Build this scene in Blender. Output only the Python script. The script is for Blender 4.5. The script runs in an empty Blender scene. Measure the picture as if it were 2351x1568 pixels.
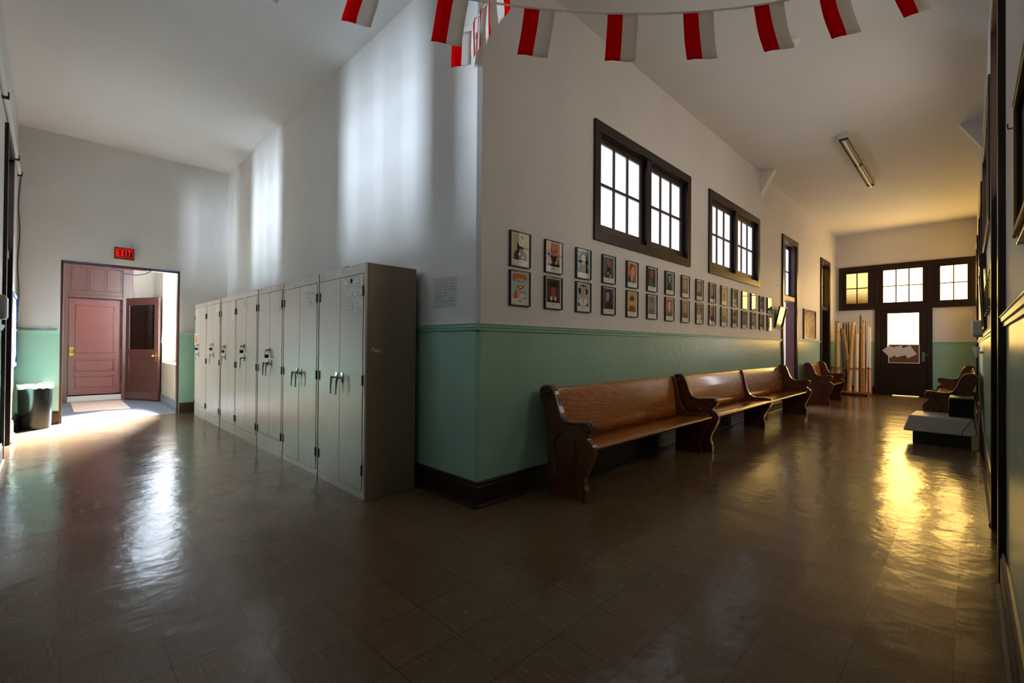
import bpy, math, random
from mathutils import Vector, Matrix
PI = math.pi
scene = bpy.context.scene
col = scene.collection
random.seed(7)

# ------------------------------------------------------------------ helpers
def link(o, parent=None):
    col.objects.link(o)
    if parent is not None: o.parent = parent
    return o

class MB:
    """collects shapes and links them as ONE mesh object"""
    def __init__(s): s.v=[]; s.f=[]; s.m=[]; s.sm=[]
    def add(s, vs, fs, mi=0, smooth=False):
        b=len(s.v); s.v += [tuple(v) for v in vs]
        for f in fs: s.f.append([b+i for i in f]); s.m.append(mi); s.sm.append(smooth)
        return s
    def box(s, x0,x1,y0,y1,z0,z1, mi=0, M=None):
        vs=[(x0,y0,z0),(x1,y0,z0),(x1,y1,z0),(x0,y1,z0),(x0,y0,z1),(x1,y0,z1),(x1,y1,z1),(x0,y1,z1)]
        if M is not None: vs=[M@Vector(v) for v in vs]
        return s.add(vs,[(0,3,2,1),(4,5,6,7),(0,1,5,4),(1,2,6,5),(2,3,7,6),(3,0,4,7)],mi)
    def quad(s,a,b,c,d,mi=0): return s.add([a,b,c,d],[(0,1,2,3)],mi)
    def prism(s, poly, fn, t0, t1, mi=0, smooth=False):
        """poly: 2D points; fn(u,v,t)->3D point"""
        n=len(poly); vs=[fn(u,v,t0) for u,v in poly]+[fn(u,v,t1) for u,v in poly]
        s.add(vs,[list(range(n))[::-1], list(range(n,2*n))],mi)
        s.add(vs,[(i,(i+1)%n,n+(i+1)%n,n+i) for i in range(n)],mi,smooth)
        return s
    def tube(s, pts, r, seg=8, mi=0, closed=False):
        pts=[Vector(p) for p in pts]; n=len(pts); rs = r if isinstance(r,(list,tuple)) else [r]*n
        vs=[]; up=None
        for i,p in enumerate(pts):
            a=pts[i-1] if (i>0 or closed) else p; b=pts[(i+1)%n] if (i<n-1 or closed) else p
            t=(b-a).normalized() if (b-a).length>1e-9 else Vector((0,0,1))
            if up is None:
                up=Vector((0,0,1)) if abs(t.z)<.9 else Vector((1,0,0))
            x=t.cross(up)
            if x.length<1e-6: x=t.cross(Vector((0,1,0)))
            x.normalize(); y=x.cross(t).normalized(); up=y
            for k in range(seg):
                an=2*PI*k/seg; vs.append(p+x*math.cos(an)*rs[i]+y*math.sin(an)*rs[i])
        fs=[]
        m=n if closed else n-1
        for i in range(m):
            j=(i+1)%n
            for k in range(seg):
                fs.append((i*seg+k,i*seg+(k+1)%seg,j*seg+(k+1)%seg,j*seg+k))
        s.add(vs,fs,mi,True)
        if not closed: s.add([vs[k] for k in range(seg)]+[vs[(n-1)*seg+k] for k in range(seg)],[list(range(seg))[::-1],list(range(seg,2*seg))],mi)
        return s
    def lathe(s, prof, c=(0,0,0), seg=24, mi=0, ax='z', cap=True):
        vs=[]; n=len(prof)
        for r,h in prof:
            for k in range(seg):
                a=2*PI*k/seg; u,v=r*math.cos(a),r*math.sin(a)
                p={'z':(u,v,h),'y':(u,h,v),'x':(h,u,v)}[ax]
                vs.append((p[0]+c[0],p[1]+c[1],p[2]+c[2]))
        fs=[(i*seg+k,i*seg+(k+1)%seg,(i+1)*seg+(k+1)%seg,(i+1)*seg+k) for i in range(n-1) for k in range(seg)]
        s.add(vs,fs,mi,True)
        if cap:
            s.add(vs[:seg],[list(range(seg))[::-1]],mi); s.add(vs[-seg:],[list(range(seg))],mi)
        return s
    def build(s, name, mats, parent=None, bevel=0, loc=None):
        me=bpy.data.meshes.new(name); me.from_pydata(s.v,[],s.f)
        if not isinstance(mats,(list,tuple)): mats=[mats]
        for m in mats: me.materials.append(m)
        for p,mi,sm in zip(me.polygons,s.m,s.sm): p.material_index=mi; p.use_smooth=sm
        me.validate(); me.update()
        import bmesh
        bm=bmesh.new(); bm.from_mesh(me); bmesh.ops.recalc_face_normals(bm,faces=bm.faces); bm.to_mesh(me); bm.free()
        o=bpy.data.objects.new(name,me); link(o,parent)
        if loc: o.location=loc
        if bevel:
            b=o.modifiers.new('bevel','BEVEL'); b.width=bevel; b.segments=2; b.limit_method='ANGLE'; b.angle_limit=math.radians(40)
        return o

def tag(o,label=None,cat=None,group=None,kind=None):
    if label: o['label']=label
    if cat: o['category']=cat
    if group: o['group']=group
    if kind: o['kind']=kind
    return o
def struct(o,label=None): o['kind']='structure'; 
def empty(name,loc,label=None,cat=None,group=None,kind=None):
    o=bpy.data.objects.new(name,None); link(o); o.location=loc; o.empty_display_size=.1
    return tag(o,label,cat,group,kind)
def copy_tree(o,parent=None):
    c=o.copy(); col.objects.link(c); c.parent=parent
    for ch in list(o.children): copy_tree(ch,c)
    return c
def box_obj(name,b,m,parent=None,bevel=0): return MB().box(*b).build(name,m,parent,bevel)

# ------------------------------------------------------------------ materials
def s2l(c):
    return tuple((x/12.92 if x<=.04045 else ((x+.055)/1.055)**2.4) for x in [v/255 for v in c])+(1,)
class NT:
    def __init__(s,name):
        s.mat=bpy.data.materials.new(name); s.mat.use_nodes=True; s.t=s.mat.node_tree; s.n=s.t.nodes; s.n.clear()
        s.out=s.n.new('ShaderNodeOutputMaterial')
    def new(s,ty,**k):
        n=s.n.new(ty)
        for a,b in k.items(): setattr(n,a,b)
        return n
    def l(s,a,b): s.t.links.new(a,b)
    def val(s,inp,x):
        if hasattr(x,'is_linked') or isinstance(x,bpy.types.NodeSocket): s.l(x,inp)
        else: inp.default_value=x
    def math(s,op,a,b=None,c=None):
        n=s.new('ShaderNodeMath',operation=op); s.val(n.inputs[0],a)
        if b is not None: s.val(n.inputs[1],b)
        if c is not None: s.val(n.inputs[2],c)
        return n.outputs[0]
    def mix(s,f,a,b):
        n=s.new('ShaderNodeMix',data_type='RGBA'); s.val(n.inputs[0],f); s.val(n.inputs[6],a); s.val(n.inputs[7],b); return n.outputs[2]
    def noise(s,vec,scale,detail=2,rough=.5,dim='3D'):
        n=s.new('ShaderNodeTexNoise',noise_dimensions=dim); s.val(n.inputs['Vector'],vec) if vec is not None else None
        n.inputs['Scale'].default_value=scale; n.inputs['Detail'].default_value=detail; n.inputs['Roughness'].default_value=rough; return n.outputs[0]
    def mapr(s,x,a,b,c,d):
        n=s.new('ShaderNodeMapRange'); s.val(n.inputs[0],x)
        for i,v in enumerate((a,b,c,d)): n.inputs[i+1].default_value=v
        return n.outputs[0]
    def scale(s,v,sc):
        n=s.new('ShaderNodeVectorMath',operation='MULTIPLY'); s.val(n.inputs[0],v); n.inputs[1].default_value=sc; return n.outputs[0]
    def bump(s,h,dist=.01,strength=1):
        n=s.new('ShaderNodeBump'); s.val(n.inputs['Height'],h); n.inputs['Distance'].default_value=dist; n.inputs['Strength'].default_value=strength; return n.outputs[0]
    def bsdf(s,color,rough=.5,metal=0,normal=None,coat=0,coat_rough=.1,spec=.5,emis=None,estr=0):
        b=s.new('ShaderNodeBsdfPrincipled'); s.val(b.inputs['Base Color'],color); s.val(b.inputs['Roughness'],rough); s.val(b.inputs['Metallic'],metal)
        b.inputs['Coat Weight'].default_value=coat; b.inputs['Coat Roughness'].default_value=coat_rough; s.val(b.inputs['Specular IOR Level'],spec)
        if normal is not None: s.l(normal,b.inputs['Normal'])
        if emis is not None: s.val(b.inputs['Emission Color'],emis); b.inputs['Emission Strength'].default_value=estr
        s.l(b.outputs[0],s.out.inputs[0]); return b
    def pos(s): return s.new('ShaderNodeNewGeometry').outputs['Position']
    def obj(s): return s.new('ShaderNodeTexCoord').outputs['Object']
def plain(name,rgb,rough=.5,metal=0,coat=0,noise=.12,ns=25,spec=.5,bumpd=0,coat_rough=.1):
    t=NT(name); c=s2l(rgb); o=t.obj(); n=t.noise(o,ns,3)
    d=tuple(x*(1-noise) for x in c[:3])+(1,)
    nm=t.bump(t.noise(o,ns*4,2),bumpd) if bumpd else None
    t.bsdf(t.mix(n,d,tuple(min(1,x*(1+noise*.5)) for x in c[:3])+(1,)),rough,metal,nm,coat,coat_rough,spec); return t.mat
def emit(name,rgb,strength):
    t=NT(name); e=t.new('ShaderNodeEmission'); e.inputs[0].default_value=s2l(rgb); e.inputs[1].default_value=strength
    t.l(e.outputs[0],t.out.inputs[0]); return t.mat

RAILZ=1.47
def wall_mat(name='wall_paint',white=(222,218,213),green=(154,192,170),gloss=.28):
    t=NT(name); p=t.pos(); x=t.new('ShaderNodeSeparateXYZ'); t.l(p,x.inputs[0]); z=x.outputs[2]
    low=t.math('LESS_THAN',z,RAILZ-.01)
    n1=t.noise(p,1.3,3); n2=t.noise(p,90,3)
    w=t.mix(t.mapr(n1,.35,.7,0,1),s2l(white),s2l(tuple(v*.965 for v in white)))
    g=t.mix(t.mapr(n1,.35,.7,0,1),s2l(green),s2l(tuple(v*.93 for v in green)))
    # small brush streaks and scuffs that belong to the paint
    n3=t.noise(t.scale(p,(14,14,1.2)),3,2)
    g=t.mix(t.mapr(n3,.55,.8,0,.25),g,s2l((130,172,148)))
    c=t.mix(low,w,g)
    hg=t.math('MULTIPLY',t.math('ADD',t.math('MULTIPLY',n2,.10),t.math('MULTIPLY',t.noise(p,9,2),.55)),1)
    nm=t.bump(hg,.006)
    r=t.math('ADD',t.math('MULTIPLY',low,gloss-.55),.55)
    t.bsdf(c,r,0,nm,0,.1,.5); return t.mat
def cloth(name,rgb):
    t=NT(name); c=s2l(rgb); d=t.new('ShaderNodeBsdfDiffuse'); d.inputs[0].default_value=c; r=t.new('ShaderNodeBsdfTranslucent'); r.inputs[0].default_value=c
    m=t.new('ShaderNodeMixShader'); m.inputs[0].default_value=.5; t.l(d.outputs[0],m.inputs[1]); t.l(r.outputs[0],m.inputs[2]); t.l(m.outputs[0],t.out.inputs[0]); return t.mat
M={}
M['wall']=wall_mat()
M['wall_tan']=wall_mat('vestibule_wall_paint',(225,222,214),(186,170,150),.4)
M['ceil']=plain('ceiling_plaster',(220,219,216),.8,noise=.05,ns=2,bumpd=.0008)
M['rail']=plain('green_trim_paint',(148,192,168),.3,noise=.1,ns=8)
M['base']=plain('dark_brown_baseboard',(46,26,20),.32,noise=.3,ns=6,bumpd=.0005)
M['brown']=plain('dark_brown_varnished_wood',(42,27,20),.34,noise=.35,ns=9,bumpd=.0006,spec=.3)
M['brownin']=plain('dark_brown_sash_wood',(40,26,21),.4,noise=.3,ns=12)
M['redbrown']=plain('red_brown_painted_wood',(108,60,58),.28,noise=.18,ns=4,bumpd=.0004)
M['redbrown2']=plain('dull_red_brown_wood',(74,44,40),.3,noise=.2,ns=5,bumpd=.0004)
M['purple']=plain('plum_brown_door_paint',(110,82,88),.4,noise=.15,ns=10)
M['doorwood']=plain('varnished_brown_door_wood',(110,70,34),.3,noise=.3,ns=10)
M['white']=plain('white_enamel',(225,225,222),.35,noise=.04)
M['offwhite']=plain('offwhite_plastic',(200,200,192),.35,noise=.05)
M['greyplastic']=plain('grey_white_plastic',(172,168,158),.45,noise=.05)
M['black']=plain('black_plastic',(16,17,18),.35,noise=.1)
M['blackgloss']=plain('black_gloss',(10,14,16),.18,noise=.1)
M['chrome']=plain('chrome',(200,202,205),.15,1,noise=.05)
M['darkmetal']=plain('dark_hinge_metal',(60,56,50),.4,.8,noise=.1)
M['brass']=plain('brass',(220,176,90),.22,1,noise=.1)
M['paper']=plain('white_paper',(226,224,216),.7,noise=.04)
M['papergrey']=plain('grey_printed_paper',(205,198,188),.7,noise=.25,ns=60)
M['blue']=plain('blue_cable_sheath',(20,70,130),.4)
M['slatecable']=plain('grey_blue_cable_sheath',(70,88,100),.5)
M['red']=cloth('red_bunting_cloth',(235,5,8))
M['cloth']=cloth('white_bunting_cloth',(244,238,230))
M['cork']=plain('cork_board',(112,66,38),.8,noise=.3,ns=120)
M['orangewood']=plain('orange_stained_pine',(196,112,50),.4,noise=.2,ns=20)
M['gold']=plain('gilded_moulding',(150,118,50),.35,.7,noise=.3,ns=40)
M['slate']=None

def slate():
    t=NT('slate_floor'); p=t.pos(); n=t.noise(t.scale(p,(1,6,1)),3,4); t.bsdf(t.mix(n,s2l((70,78,90)),s2l((140,148,162))),.35,0,t.bump(n,.004)); return t.mat
M['slate']=slate()
def floor_mat():
    t=NT('vinyl_tile_floor'); p=t.pos(); sx=t.new('ShaderNodeSeparateXYZ'); t.l(p,sx.inputs[0])
    T=.315
    u=t.math('DIVIDE',t.math('ADD',sx.outputs[0],2.363),T); v=t.math('DIVIDE',t.math('ADD',sx.outputs[1],2.735),T)
    iu=t.math('FLOOR',u); iv=t.math('FLOOR',v); fu=t.math('FRACT',u); fv=t.math('FRACT',v)
    par=t.math('MODULO',t.math('ABSOLUTE',t.math('ADD',iu,iv)),2)
    cid=t.new('ShaderNodeCombineXYZ'); t.l(iu,cid.inputs[0]); t.l(iv,cid.inputs[1])
    wn=t.new('ShaderNodeTexWhiteNoise',noise_dimensions='2D'); t.l(cid.outputs[0],wn.inputs['Vector'])
    wc=t.new('ShaderNodeSeparateColor'); t.l(wn.outputs['Color'],wc.inputs[0])
    a=t.scale(p,(9,230,1)); b=t.scale(p,(230,9,1))
    # per tile offset so that streaks do not continue across seams
    off=t.new('ShaderNodeVectorMath',operation='ADD'); t.l(t.scale(wn.outputs['Color'],(37,37,37)),off.inputs[1])
    vm=t.new('ShaderNodeMix',data_type='VECTOR'); t.l(par,vm.inputs[0]); t.l(a,vm.inputs[4]); t.l(b,vm.inputs[5]); t.l(vm.outputs[1],off.inputs[0])
    n=t.noise(off.outputs[0],1,4,.65)
    base=t.mix(t.mapr(n,.35,.65,0,1),s2l((96,74,52)),s2l((113,89,65)))
    base=t.mix(t.mapr(n,.65,.73,0,.75),base,s2l((196,180,158)))
    base=t.mix(t.mapr(n,.27,.34,.8,0),base,s2l((46,34,26)))
    tint=t.mapr(wc.outputs[2],0,1,-.07,.07)
    hsv=t.new('ShaderNodeHueSaturation'); t.l(base,hsv.inputs['Color']); t.l(t.math('ADD',tint,1),hsv.inputs['Value'])
    # seams
    du=t.math('MINIMUM',fu,t.math('SUBTRACT',1,fu)); dv=t.math('MINIMUM',fv,t.math('SUBTRACT',1,fv)); d=t.math('MINIMUM',du,dv)
    seam=t.mapr(d,.003,.009,1,0)
    c=t.mix(t.math('MULTIPLY',seam,.65),hsv.outputs[0],s2l((34,26,20)))
    # tilt of each tile + ripples worn into the vinyl
    tilt=t.math('ADD',t.math('MULTIPLY',t.math('SUBTRACT',wc.outputs[0],.5),fu),t.math('MULTIPLY',t.math('SUBTRACT',wc.outputs[1],.5),fv))
    rip=t.noise(t.scale(p,(1.1,1.1,1)),4.5,2)
    rip2=t.noise(p,17,2)
    h=t.math('ADD',t.math('MULTIPLY',rip,.0040),t.math('MULTIPLY',rip2,.0011))
    cv=t.new('ShaderNodeCombineXYZ'); t.l(t.math('MULTIPLY',t.math('SUBTRACT',wc.outputs[0],.5),.020),cv.inputs[0]); t.l(t.math('MULTIPLY',t.math('SUBTRACT',wc.outputs[1],.5),.020),cv.inputs[1]); cv.inputs[2].default_value=1
    nz=t.new('ShaderNodeVectorMath',operation='NORMALIZE'); t.l(cv.outputs[0],nz.inputs[0])
    fine=t.math('MULTIPLY',n,.00005)
    nm=t.bump(t.math('ADD',h,fine),1.0); t.l(nz.outputs[0],nm.node.inputs['Normal'])
    rg=t.math('ADD',.13,t.math('MULTIPLY',t.noise(p,2.2,2),.12))
    t.bsdf(c,rg,0,nm,0,.1,.42); return t.mat
M['floor']=floor_mat()
def oak(name,c1,c2,c3,axis=0,rough=.24):
    t=NT(name); o=t.obj()
    if axis==0:
        sp=t.new('ShaderNodeVectorMath',operation='SUBTRACT'); t.l(o,sp.inputs[0]); sp.inputs[1].default_value=(1.35,-.1,.80)
        ln=t.new('ShaderNodeVectorMath',operation='LENGTH'); t.l(t.scale(sp.outputs[0],(.11,.8,1)),ln.inputs[0])
        dist=t.math('MULTIPLY',t.noise(t.scale(o,(.9,3,5)),1.5,3,.55),.11)
        w=t.math('SINE',t.math('MULTIPLY',t.math('ADD',ln.outputs['Value'],dist),330))
    else:
        v=t.scale(o,(9,9,1.1)); w=t.math('SINE',t.math('MULTIPLY',t.noise(v,1.6,3,.55),46))
    fine=t.noise(t.scale(o,[(6,220,220),(220,6,220),(220,220,6)][axis]),1,3,.6)
    c=t.mix(t.mapr(w,-1,1,0,1),s2l(c1),s2l(c2)); c=t.mix(t.mapr(fine,.42,.62,0,.75),c,s2l(c3))
    h=t.math('ADD',t.math('MULTIPLY',w,.4),fine)
    t.bsdf(c,rough,0,t.bump(h,.00035),.6,.10,.5); return t.mat
M['oak']=oak('golden_oak',(196,124,50),(164,96,34),(118,66,24),0)
M['oakend']=oak('dark_oak_end_grain',(112,58,28),(88,44,20),(54,27,14),2,.3)
def cabmat():
    t=NT('beige_cabinet_enamel'); o=t.obj(); n=t.noise(o,160,2); m=t.noise(t.scale(o,(1,1,.3)),2.2,3)
    c=t.mix(n,s2l((186,177,166)),s2l((200,191,180))); c=t.mix(t.mapr(m,.5,.75,0,.35),c,s2l((146,128,112)))
    t.bsdf(c,.34,.25,t.bump(t.math('ADD',t.math('MULTIPLY',n,.03),t.math('MULTIPLY',t.noise(o,3,1),1)),.004),0,.1,.5); return t.mat
M['cab']=cabmat()
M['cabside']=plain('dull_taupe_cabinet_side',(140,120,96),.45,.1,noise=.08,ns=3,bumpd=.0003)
def glass(name,tint=(255,255,255),f=1.5,base=.04,rough=.02):
    t=NT(name); tr=t.new('ShaderNodeBsdfTransparent'); tr.inputs[0].default_value=s2l(tint)
    g=t.new('ShaderNodeBsdfGlossy'); g.inputs['Roughness'].default_value=rough
    lw=t.new('ShaderNodeLayerWeight'); lw.inputs[0].default_value=.5
    fr=t.math('ADD',base,t.math('MULTIPLY',t.math('POWER',lw.outputs[1],5),1-base))
    m=t.new('ShaderNodeMixShader'); t.l(fr,m.inputs[0]); t.l(tr.outputs[0],m.inputs[1]); t.l(g.outputs[0],m.inputs[2]); t.l(m.outputs[0],t.out.inputs[0]); return t.mat
M['glass']=glass('picture_glass',base=.015,rough=0.0)
# panes through which daylight comes: frosted panes glow where daylight falls on them
def pane(name,top,bot,strength,z0=0,z1=1):
    t=NT(name); e=t.new('ShaderNodeEmission'); p=t.pos(); s=t.new('ShaderNodeSeparateXYZ'); t.l(p,s.inputs[0])
    t.l(t.mix(t.mapr(s.outputs[2],z0,z1,0,1),s2l(bot),s2l(top)),e.inputs[0]); e.inputs[1].default_value=strength
    g=t.new('ShaderNodeBsdfGlossy'); g.inputs['Roughness'].default_value=.1; fr=t.new('ShaderNodeFresnel')
    a=t.new('ShaderNodeAddShader'); m=t.new('ShaderNodeMixShader'); t.l(fr.outputs[0],m.inputs[0]); t.l(e.outputs[0],m.inputs[1]); t.l(g.outputs[0],m.inputs[2])
    t.l(m.outputs[0],t.out.inputs[0]); return t.mat
WARM=18; M['pane_d4']=pane('daylit_door_glass',(240,240,255),(240,240,255),12); M['pane_r2']=pane('dim_corridor_pane',(255,226,180),(255,226,180),.7); M['pane_l']=pane('left_transom_pane',(216,228,250),(216,228,250),1.0)  # last pane glows for the added fill window, not a transom

M['pane_warm']=pane('sunlit_frosted_pane',(255,203,110),(255,203,110),WARM)
M['pane_warm2']=pane('dim_sunlit_frosted_pane',(255,206,112),(255,206,112),WARM*.25)
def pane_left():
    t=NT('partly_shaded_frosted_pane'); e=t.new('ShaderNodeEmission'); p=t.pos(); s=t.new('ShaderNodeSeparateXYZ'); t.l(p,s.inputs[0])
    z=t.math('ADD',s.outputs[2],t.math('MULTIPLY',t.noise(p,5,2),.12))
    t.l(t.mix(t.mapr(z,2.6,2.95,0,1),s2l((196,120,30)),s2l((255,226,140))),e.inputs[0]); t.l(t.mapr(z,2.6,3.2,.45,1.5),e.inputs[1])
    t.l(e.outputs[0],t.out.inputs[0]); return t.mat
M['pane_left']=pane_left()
M['pane_cool']=pane('bright_window_pane',(250,250,255),(250,250,255),1.35)
M['pane_sky']=pane('daylit_window_pane',(214,228,255),(214,228,255),9)
M['pane_vest']=pane('vestibule_daylit_pane',(226,232,255),(226,232,255),60)
M['pane_r']=pane('corridor_transom_pane',(255,239,222),(255,239,222),5.2)

# ------------------------------------------------------------------ world, camera
w=bpy.data.worlds.new('world'); scene.world=w; w.use_nodes=True
bg=w.node_tree.nodes['Background']; bg.inputs[0].default_value=(.80,.88,1,1); bg.inputs[1].default_value=4.0
cam=bpy.data.cameras.new('camera'); cam.sensor_width=36; cam.lens=36*1054.57/2351; cam.clip_start=.02; cam.clip_end=200
co=bpy.data.objects.new('camera',cam); col.objects.link(co); scene.camera=co
RT=Vector((0.705268,-0.708901,0.007541)); UP=Vector((-0.011092,-0.000398,0.999938)); FW=Vector((0.708854,0.705308,0.008144))
Mx=Matrix.Identity(4)
for i in range(3): Mx[i][0]=RT[i]; Mx[i][1]=UP[i]; Mx[i][2]=-FW[i]
Mx.translation=Vector((-2.4056,-2.7802,1.2965)); co.matrix_world=Mx
scene.view_settings.view_transform='Standard'; scene.view_settings.look='None'; scene.view_settings.gamma=1; scene.view_settings.exposure=0
scene.view_settings.use_curve_mapping=False

# ------------------------------------------------------------------ room shell
H=4.58; XL=-2.778; YB=7.404; XF=14.0; YR=-2.922; TH=.2
def wall(name,axis,c,th,u0,u1,z0,z1,holes,mat):
    """axis 'x': wall plane x=c spanning y in u; solid from c to c+th"""
    us=sorted({u0,u1,*[h[0] for h in holes],*[h[1] for h in holes]}); zs=sorted({z0,z1,*[h[2] for h in holes],*[h[3] for h in holes]})
    def solid(i,j):
        if i<0 or j<0 or i>=len(us)-1 or j>=len(zs)-1: return False
        a=(us[i]+us[i+1])/2; b=(zs[j]+zs[j+1])/2
        return not any(h[0]<a<h[1] and h[2]<b<h[3] for h in holes)
    def P(u,z,t): return (c+t,u,z) if axis=='x' else (u,c+t,z)
    m=MB()
    for i in range(len(us)-1):
        for j in range(len(zs)-1):
            if not solid(i,j): continue
            a,b,e,f=us[i],us[i+1],zs[j],zs[j+1]
            m.quad(P(a,e,0),P(b,e,0),P(b,f,0),P(a,f,0)); m.quad(P(a,e,th),P(b,e,th),P(b,f,th),P(a,f,th))
            if not solid(i-1,j): m.quad(P(a,e,0),P(a,f,0),P(a,f,th),P(a,e,th))
            if not solid(i+1,j): m.quad(P(b,e,0),P(b,f,0),P(b,f,th),P(b,e,th))
            if not solid(i,j-1): m.quad(P(a,e,0),P(b,e,0),P(b,e,th),P(a,e,th))
            if not solid(i,j+1): m.quad(P(a,f,0),P(b,f,0),P(b,f,th),P(a,f,th))
    import bmesh
    o=m.build(name,mat); bm=bmesh.new(); bm.from_mesh(o.data); bmesh.ops.remove_doubles(bm,verts=bm.verts,dist=1e-5); bmesh.ops.recalc_face_normals(bm,faces=bm.faces); bm.to_mesh(o.data); bm.free()
    o['kind']='structure'; return o
# opening lists
CZ0,CZ1=2.408,3.676          # outer casing heights of the high windows
cw=.10                       # casing width
W1=(1.576,3.903); W2=(4.548,6.90)
D1=(8.37,9.58); D2=(11.88,13.0)
LD=(-2.30,-.745)             # doorway to the vestibule
S=lambda o: (o.__setitem__('kind','structure'), o)[1]
fl=S(MB().box(XL-.2,XF+.2,YR-.2,YB+.13,-.1,0).build('floor',M['floor']))
S(MB().box(XL-.2,XF+.2,YR-.2,YB+.2,H,H+.1).build('ceiling',M['ceil']))
wall('wall_inner_right','y',0,TH,.03,XF,0,H,[(W1[0]+cw,W1[1]-cw,CZ0+cw,CZ1-cw),(W2[0]+cw,W2[1]-cw,CZ0+cw,CZ1-cw),(D1[0]+cw,D1[1]-cw,0,CZ1-cw),(D2[0]+cw,D2[1]-cw,0,CZ1-cw)],M['wall'])
wall('wall_inner_left','x',0,TH,.03,YB,0,H,[],M['wall'])
LW=[(.95,2.15),(4.85,5.95)]   # doors in the left wall (transom above)
LT=(2.35,3.58)
wall('wall_left','x',XL,-TH,YR,YB,0,H,[(.95,2.15,0,3.58),(4.72,5.72,0,3.58),(-2.0,.4,2.5,3.58)],M['wall'])
wall('wall_back_left','y',YB,TH,XL,0,0,H,[(LD[0],LD[1],0,2.60)],M['wall'])
R1=(1.24,2.47); RW1=(3.30,5.72); RW2=(6.9,9.2); R2=(11.25,12.6)
wall('wall_right','y',YR,-TH,XL,XF,0,H,[(R1[0]+cw,R1[1]-cw,0,CZ1-cw),(RW1[0]+cw,RW1[1]-cw,CZ0+cw,CZ1-cw),(RW2[0]+cw,RW2[1]-cw,CZ0+cw,CZ1-cw),(R2[0]+cw,R2[1]-cw,0,CZ1-cw)],M['wall'])
wall('wall_far','x',XF,TH,YR,0,0,H,[(-2.84,-.17,2.50,3.53),(-2.0,-1.0,0,2.5)],M['wall'])
# splayed bead down the outer corner
o=MB(); o.prism([(0,.03),(.03,0),(.03,.03)],lambda u,v,t:(u,v,t),0,H); S(o.build('wall_corner_bead',M['wall']))

# chair rails (trim) and baseboards
def strip(name,axis,c,out,segs,z0,z1,prof,mat):
    """moulding running along a wall; out = +1/-1 direction into the room"""
    m=MB()
    for a,b in segs:
        fn=(lambda u,v,t:(t,c+out*u,v)) if axis=='y' else (lambda u,v,t:(c+out*u,t,v))
        m.prism(prof,fn,a,b)
    return S(m.build(name,mat))
RP=[(0,RAILZ-.055),(.012,RAILZ-.055),(.012,RAILZ-.035),(.02,RAILZ-.03),(.022,RAILZ-.008),(.026,RAILZ-.004),(.026,RAILZ),(0,RAILZ)]
BP=[(0,0),(.040,0),(.038,.015),(.026,.025),(.024,.03),(.024,.165),(.02,.17),(.018,.195),(.010,.203),(0,.205)]
def both(k,axis,c,out,segs,side):
    strip('trim_%d'%k,axis,c,out,segs,0,0,RP,M['rail'])
    strip('baseboard_%s'%side,axis,c,out,segs,0,0,BP,M['base'])
both(1,'y',0,-1,[(-.02,D1[0]),(D1[1],D2[0]),(D2[1],XF)],'inner_right')
both(2,'x',0,-1,[(-.02,YB)],'inner_left')
both(3,'y',YB,-1,[(XL,LD[0]-.0),(LD[1]+.0,0)],'back_left')
both(4,'x',XL,1,[(YR,.85),(2.25,4.62),(5.82,YB)],'left')
both(5,'y',YR,1,[(XL,R1[0]),(R1[1],R2[0]),(R2[1],XF)],'right')
both(6,'x',XF,-1,[(-.91,0),(YR,-2.09)],'far')

# ------------------------------------------------------------------ high double windows
def frame_rects(m,P,u0,u1,z0,z1,w,t0,t1,wb=None,mi=0):
    """picture-frame of four bars; P(u,z,t)"""
    wb=w if wb is None else wb
    for a,b,c,d in ((u0,u0+w,z0,z1),(u1-w,u1,z0,z1),(u0+w,u1-w,z1-w,z1),(u0+w,u1-w,z0,z0+wb)):
        bar(m,P,a,b,c,d,t0,t1,mi)
def bar(m,P,a,b,c,d,t0,t1,mi=0):
    vs=[P(a,c,t0),P(b,c,t0),P(b,d,t0),P(a,d,t0),P(a,c,t1),P(b,c,t1),P(b,d,t1),P(a,d,t1)]
    m.add(vs,[(0,3,2,1),(4,5,6,7),(0,1,5,4),(1,2,6,5),(2,3,7,6),(3,0,4,7)],mi)
def high_window(name,u0,u1,sign,c,label,panemat):
    """sign=+1: wall solid lies toward +y (picture wall); t measured into the wall"""
    P=lambda u,z,t:(u,c+sign*t,z)
    root=empty(name,((u0+u1)/2,c,CZ0)); root['kind']='structure'
    L=root.matrix_world
    ox,oy,oz=(u0+u1)/2,c,CZ0
    Q=lambda u,z,t:(u-ox,sign*t,z-oz)
    m=MB(); frame_rects(m,Q,u0,u1,CZ0,CZ1,.105,-.025,.02)
    mid=(u0+u1)/2; bar(m,Q,mid-.055,mid+.055,CZ0+.1,CZ1-.1,-.012,.11)
    m.build('window_casing',M['brown'],root,.004)
    m=MB(); frame_rects(m,Q,u0+.09,u1-.09,CZ0+.09,CZ1-.09,.03,.02,.19); m.build('jamb_lining',M['brownin'],root)
    for a,b in ((u0+.12,mid-.055),(mid+.055,u1-.12)):
        m=MB(); frame_rects(m,Q,a,b,CZ0+.12,CZ1-.12,.065,.04,.09,.08)
        m.build('sash',M['brownin'],root,.003); s=root.children[-1]
        pa,pb,pz0,pz1=a+.065,b-.065,CZ0+.20,CZ1-.185
        m=MB()
        for k in (1,2):
            x=pa+(pb-pa)*k/3; bar(m,Q,x-.014,x+.014,pz0,pz1,.045,.082)
        zz=(pz0+pz1)/2; bar(m,Q,pa,pb,zz-.014,zz+.014,.044,.083); m.build('glazing_bar',M['brownin'],s)
        m=MB(); bar(m,Q,pa,pb,pz0,pz1,.064,.068); m.build('pane',panemat,s)
    return root
high_window('window_1',W1[0],W1[1],1,0,'',M['pane_cool'])
high_window('window_2',W2[0],W2[1],1,0,'',M['pane_cool'])
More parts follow.
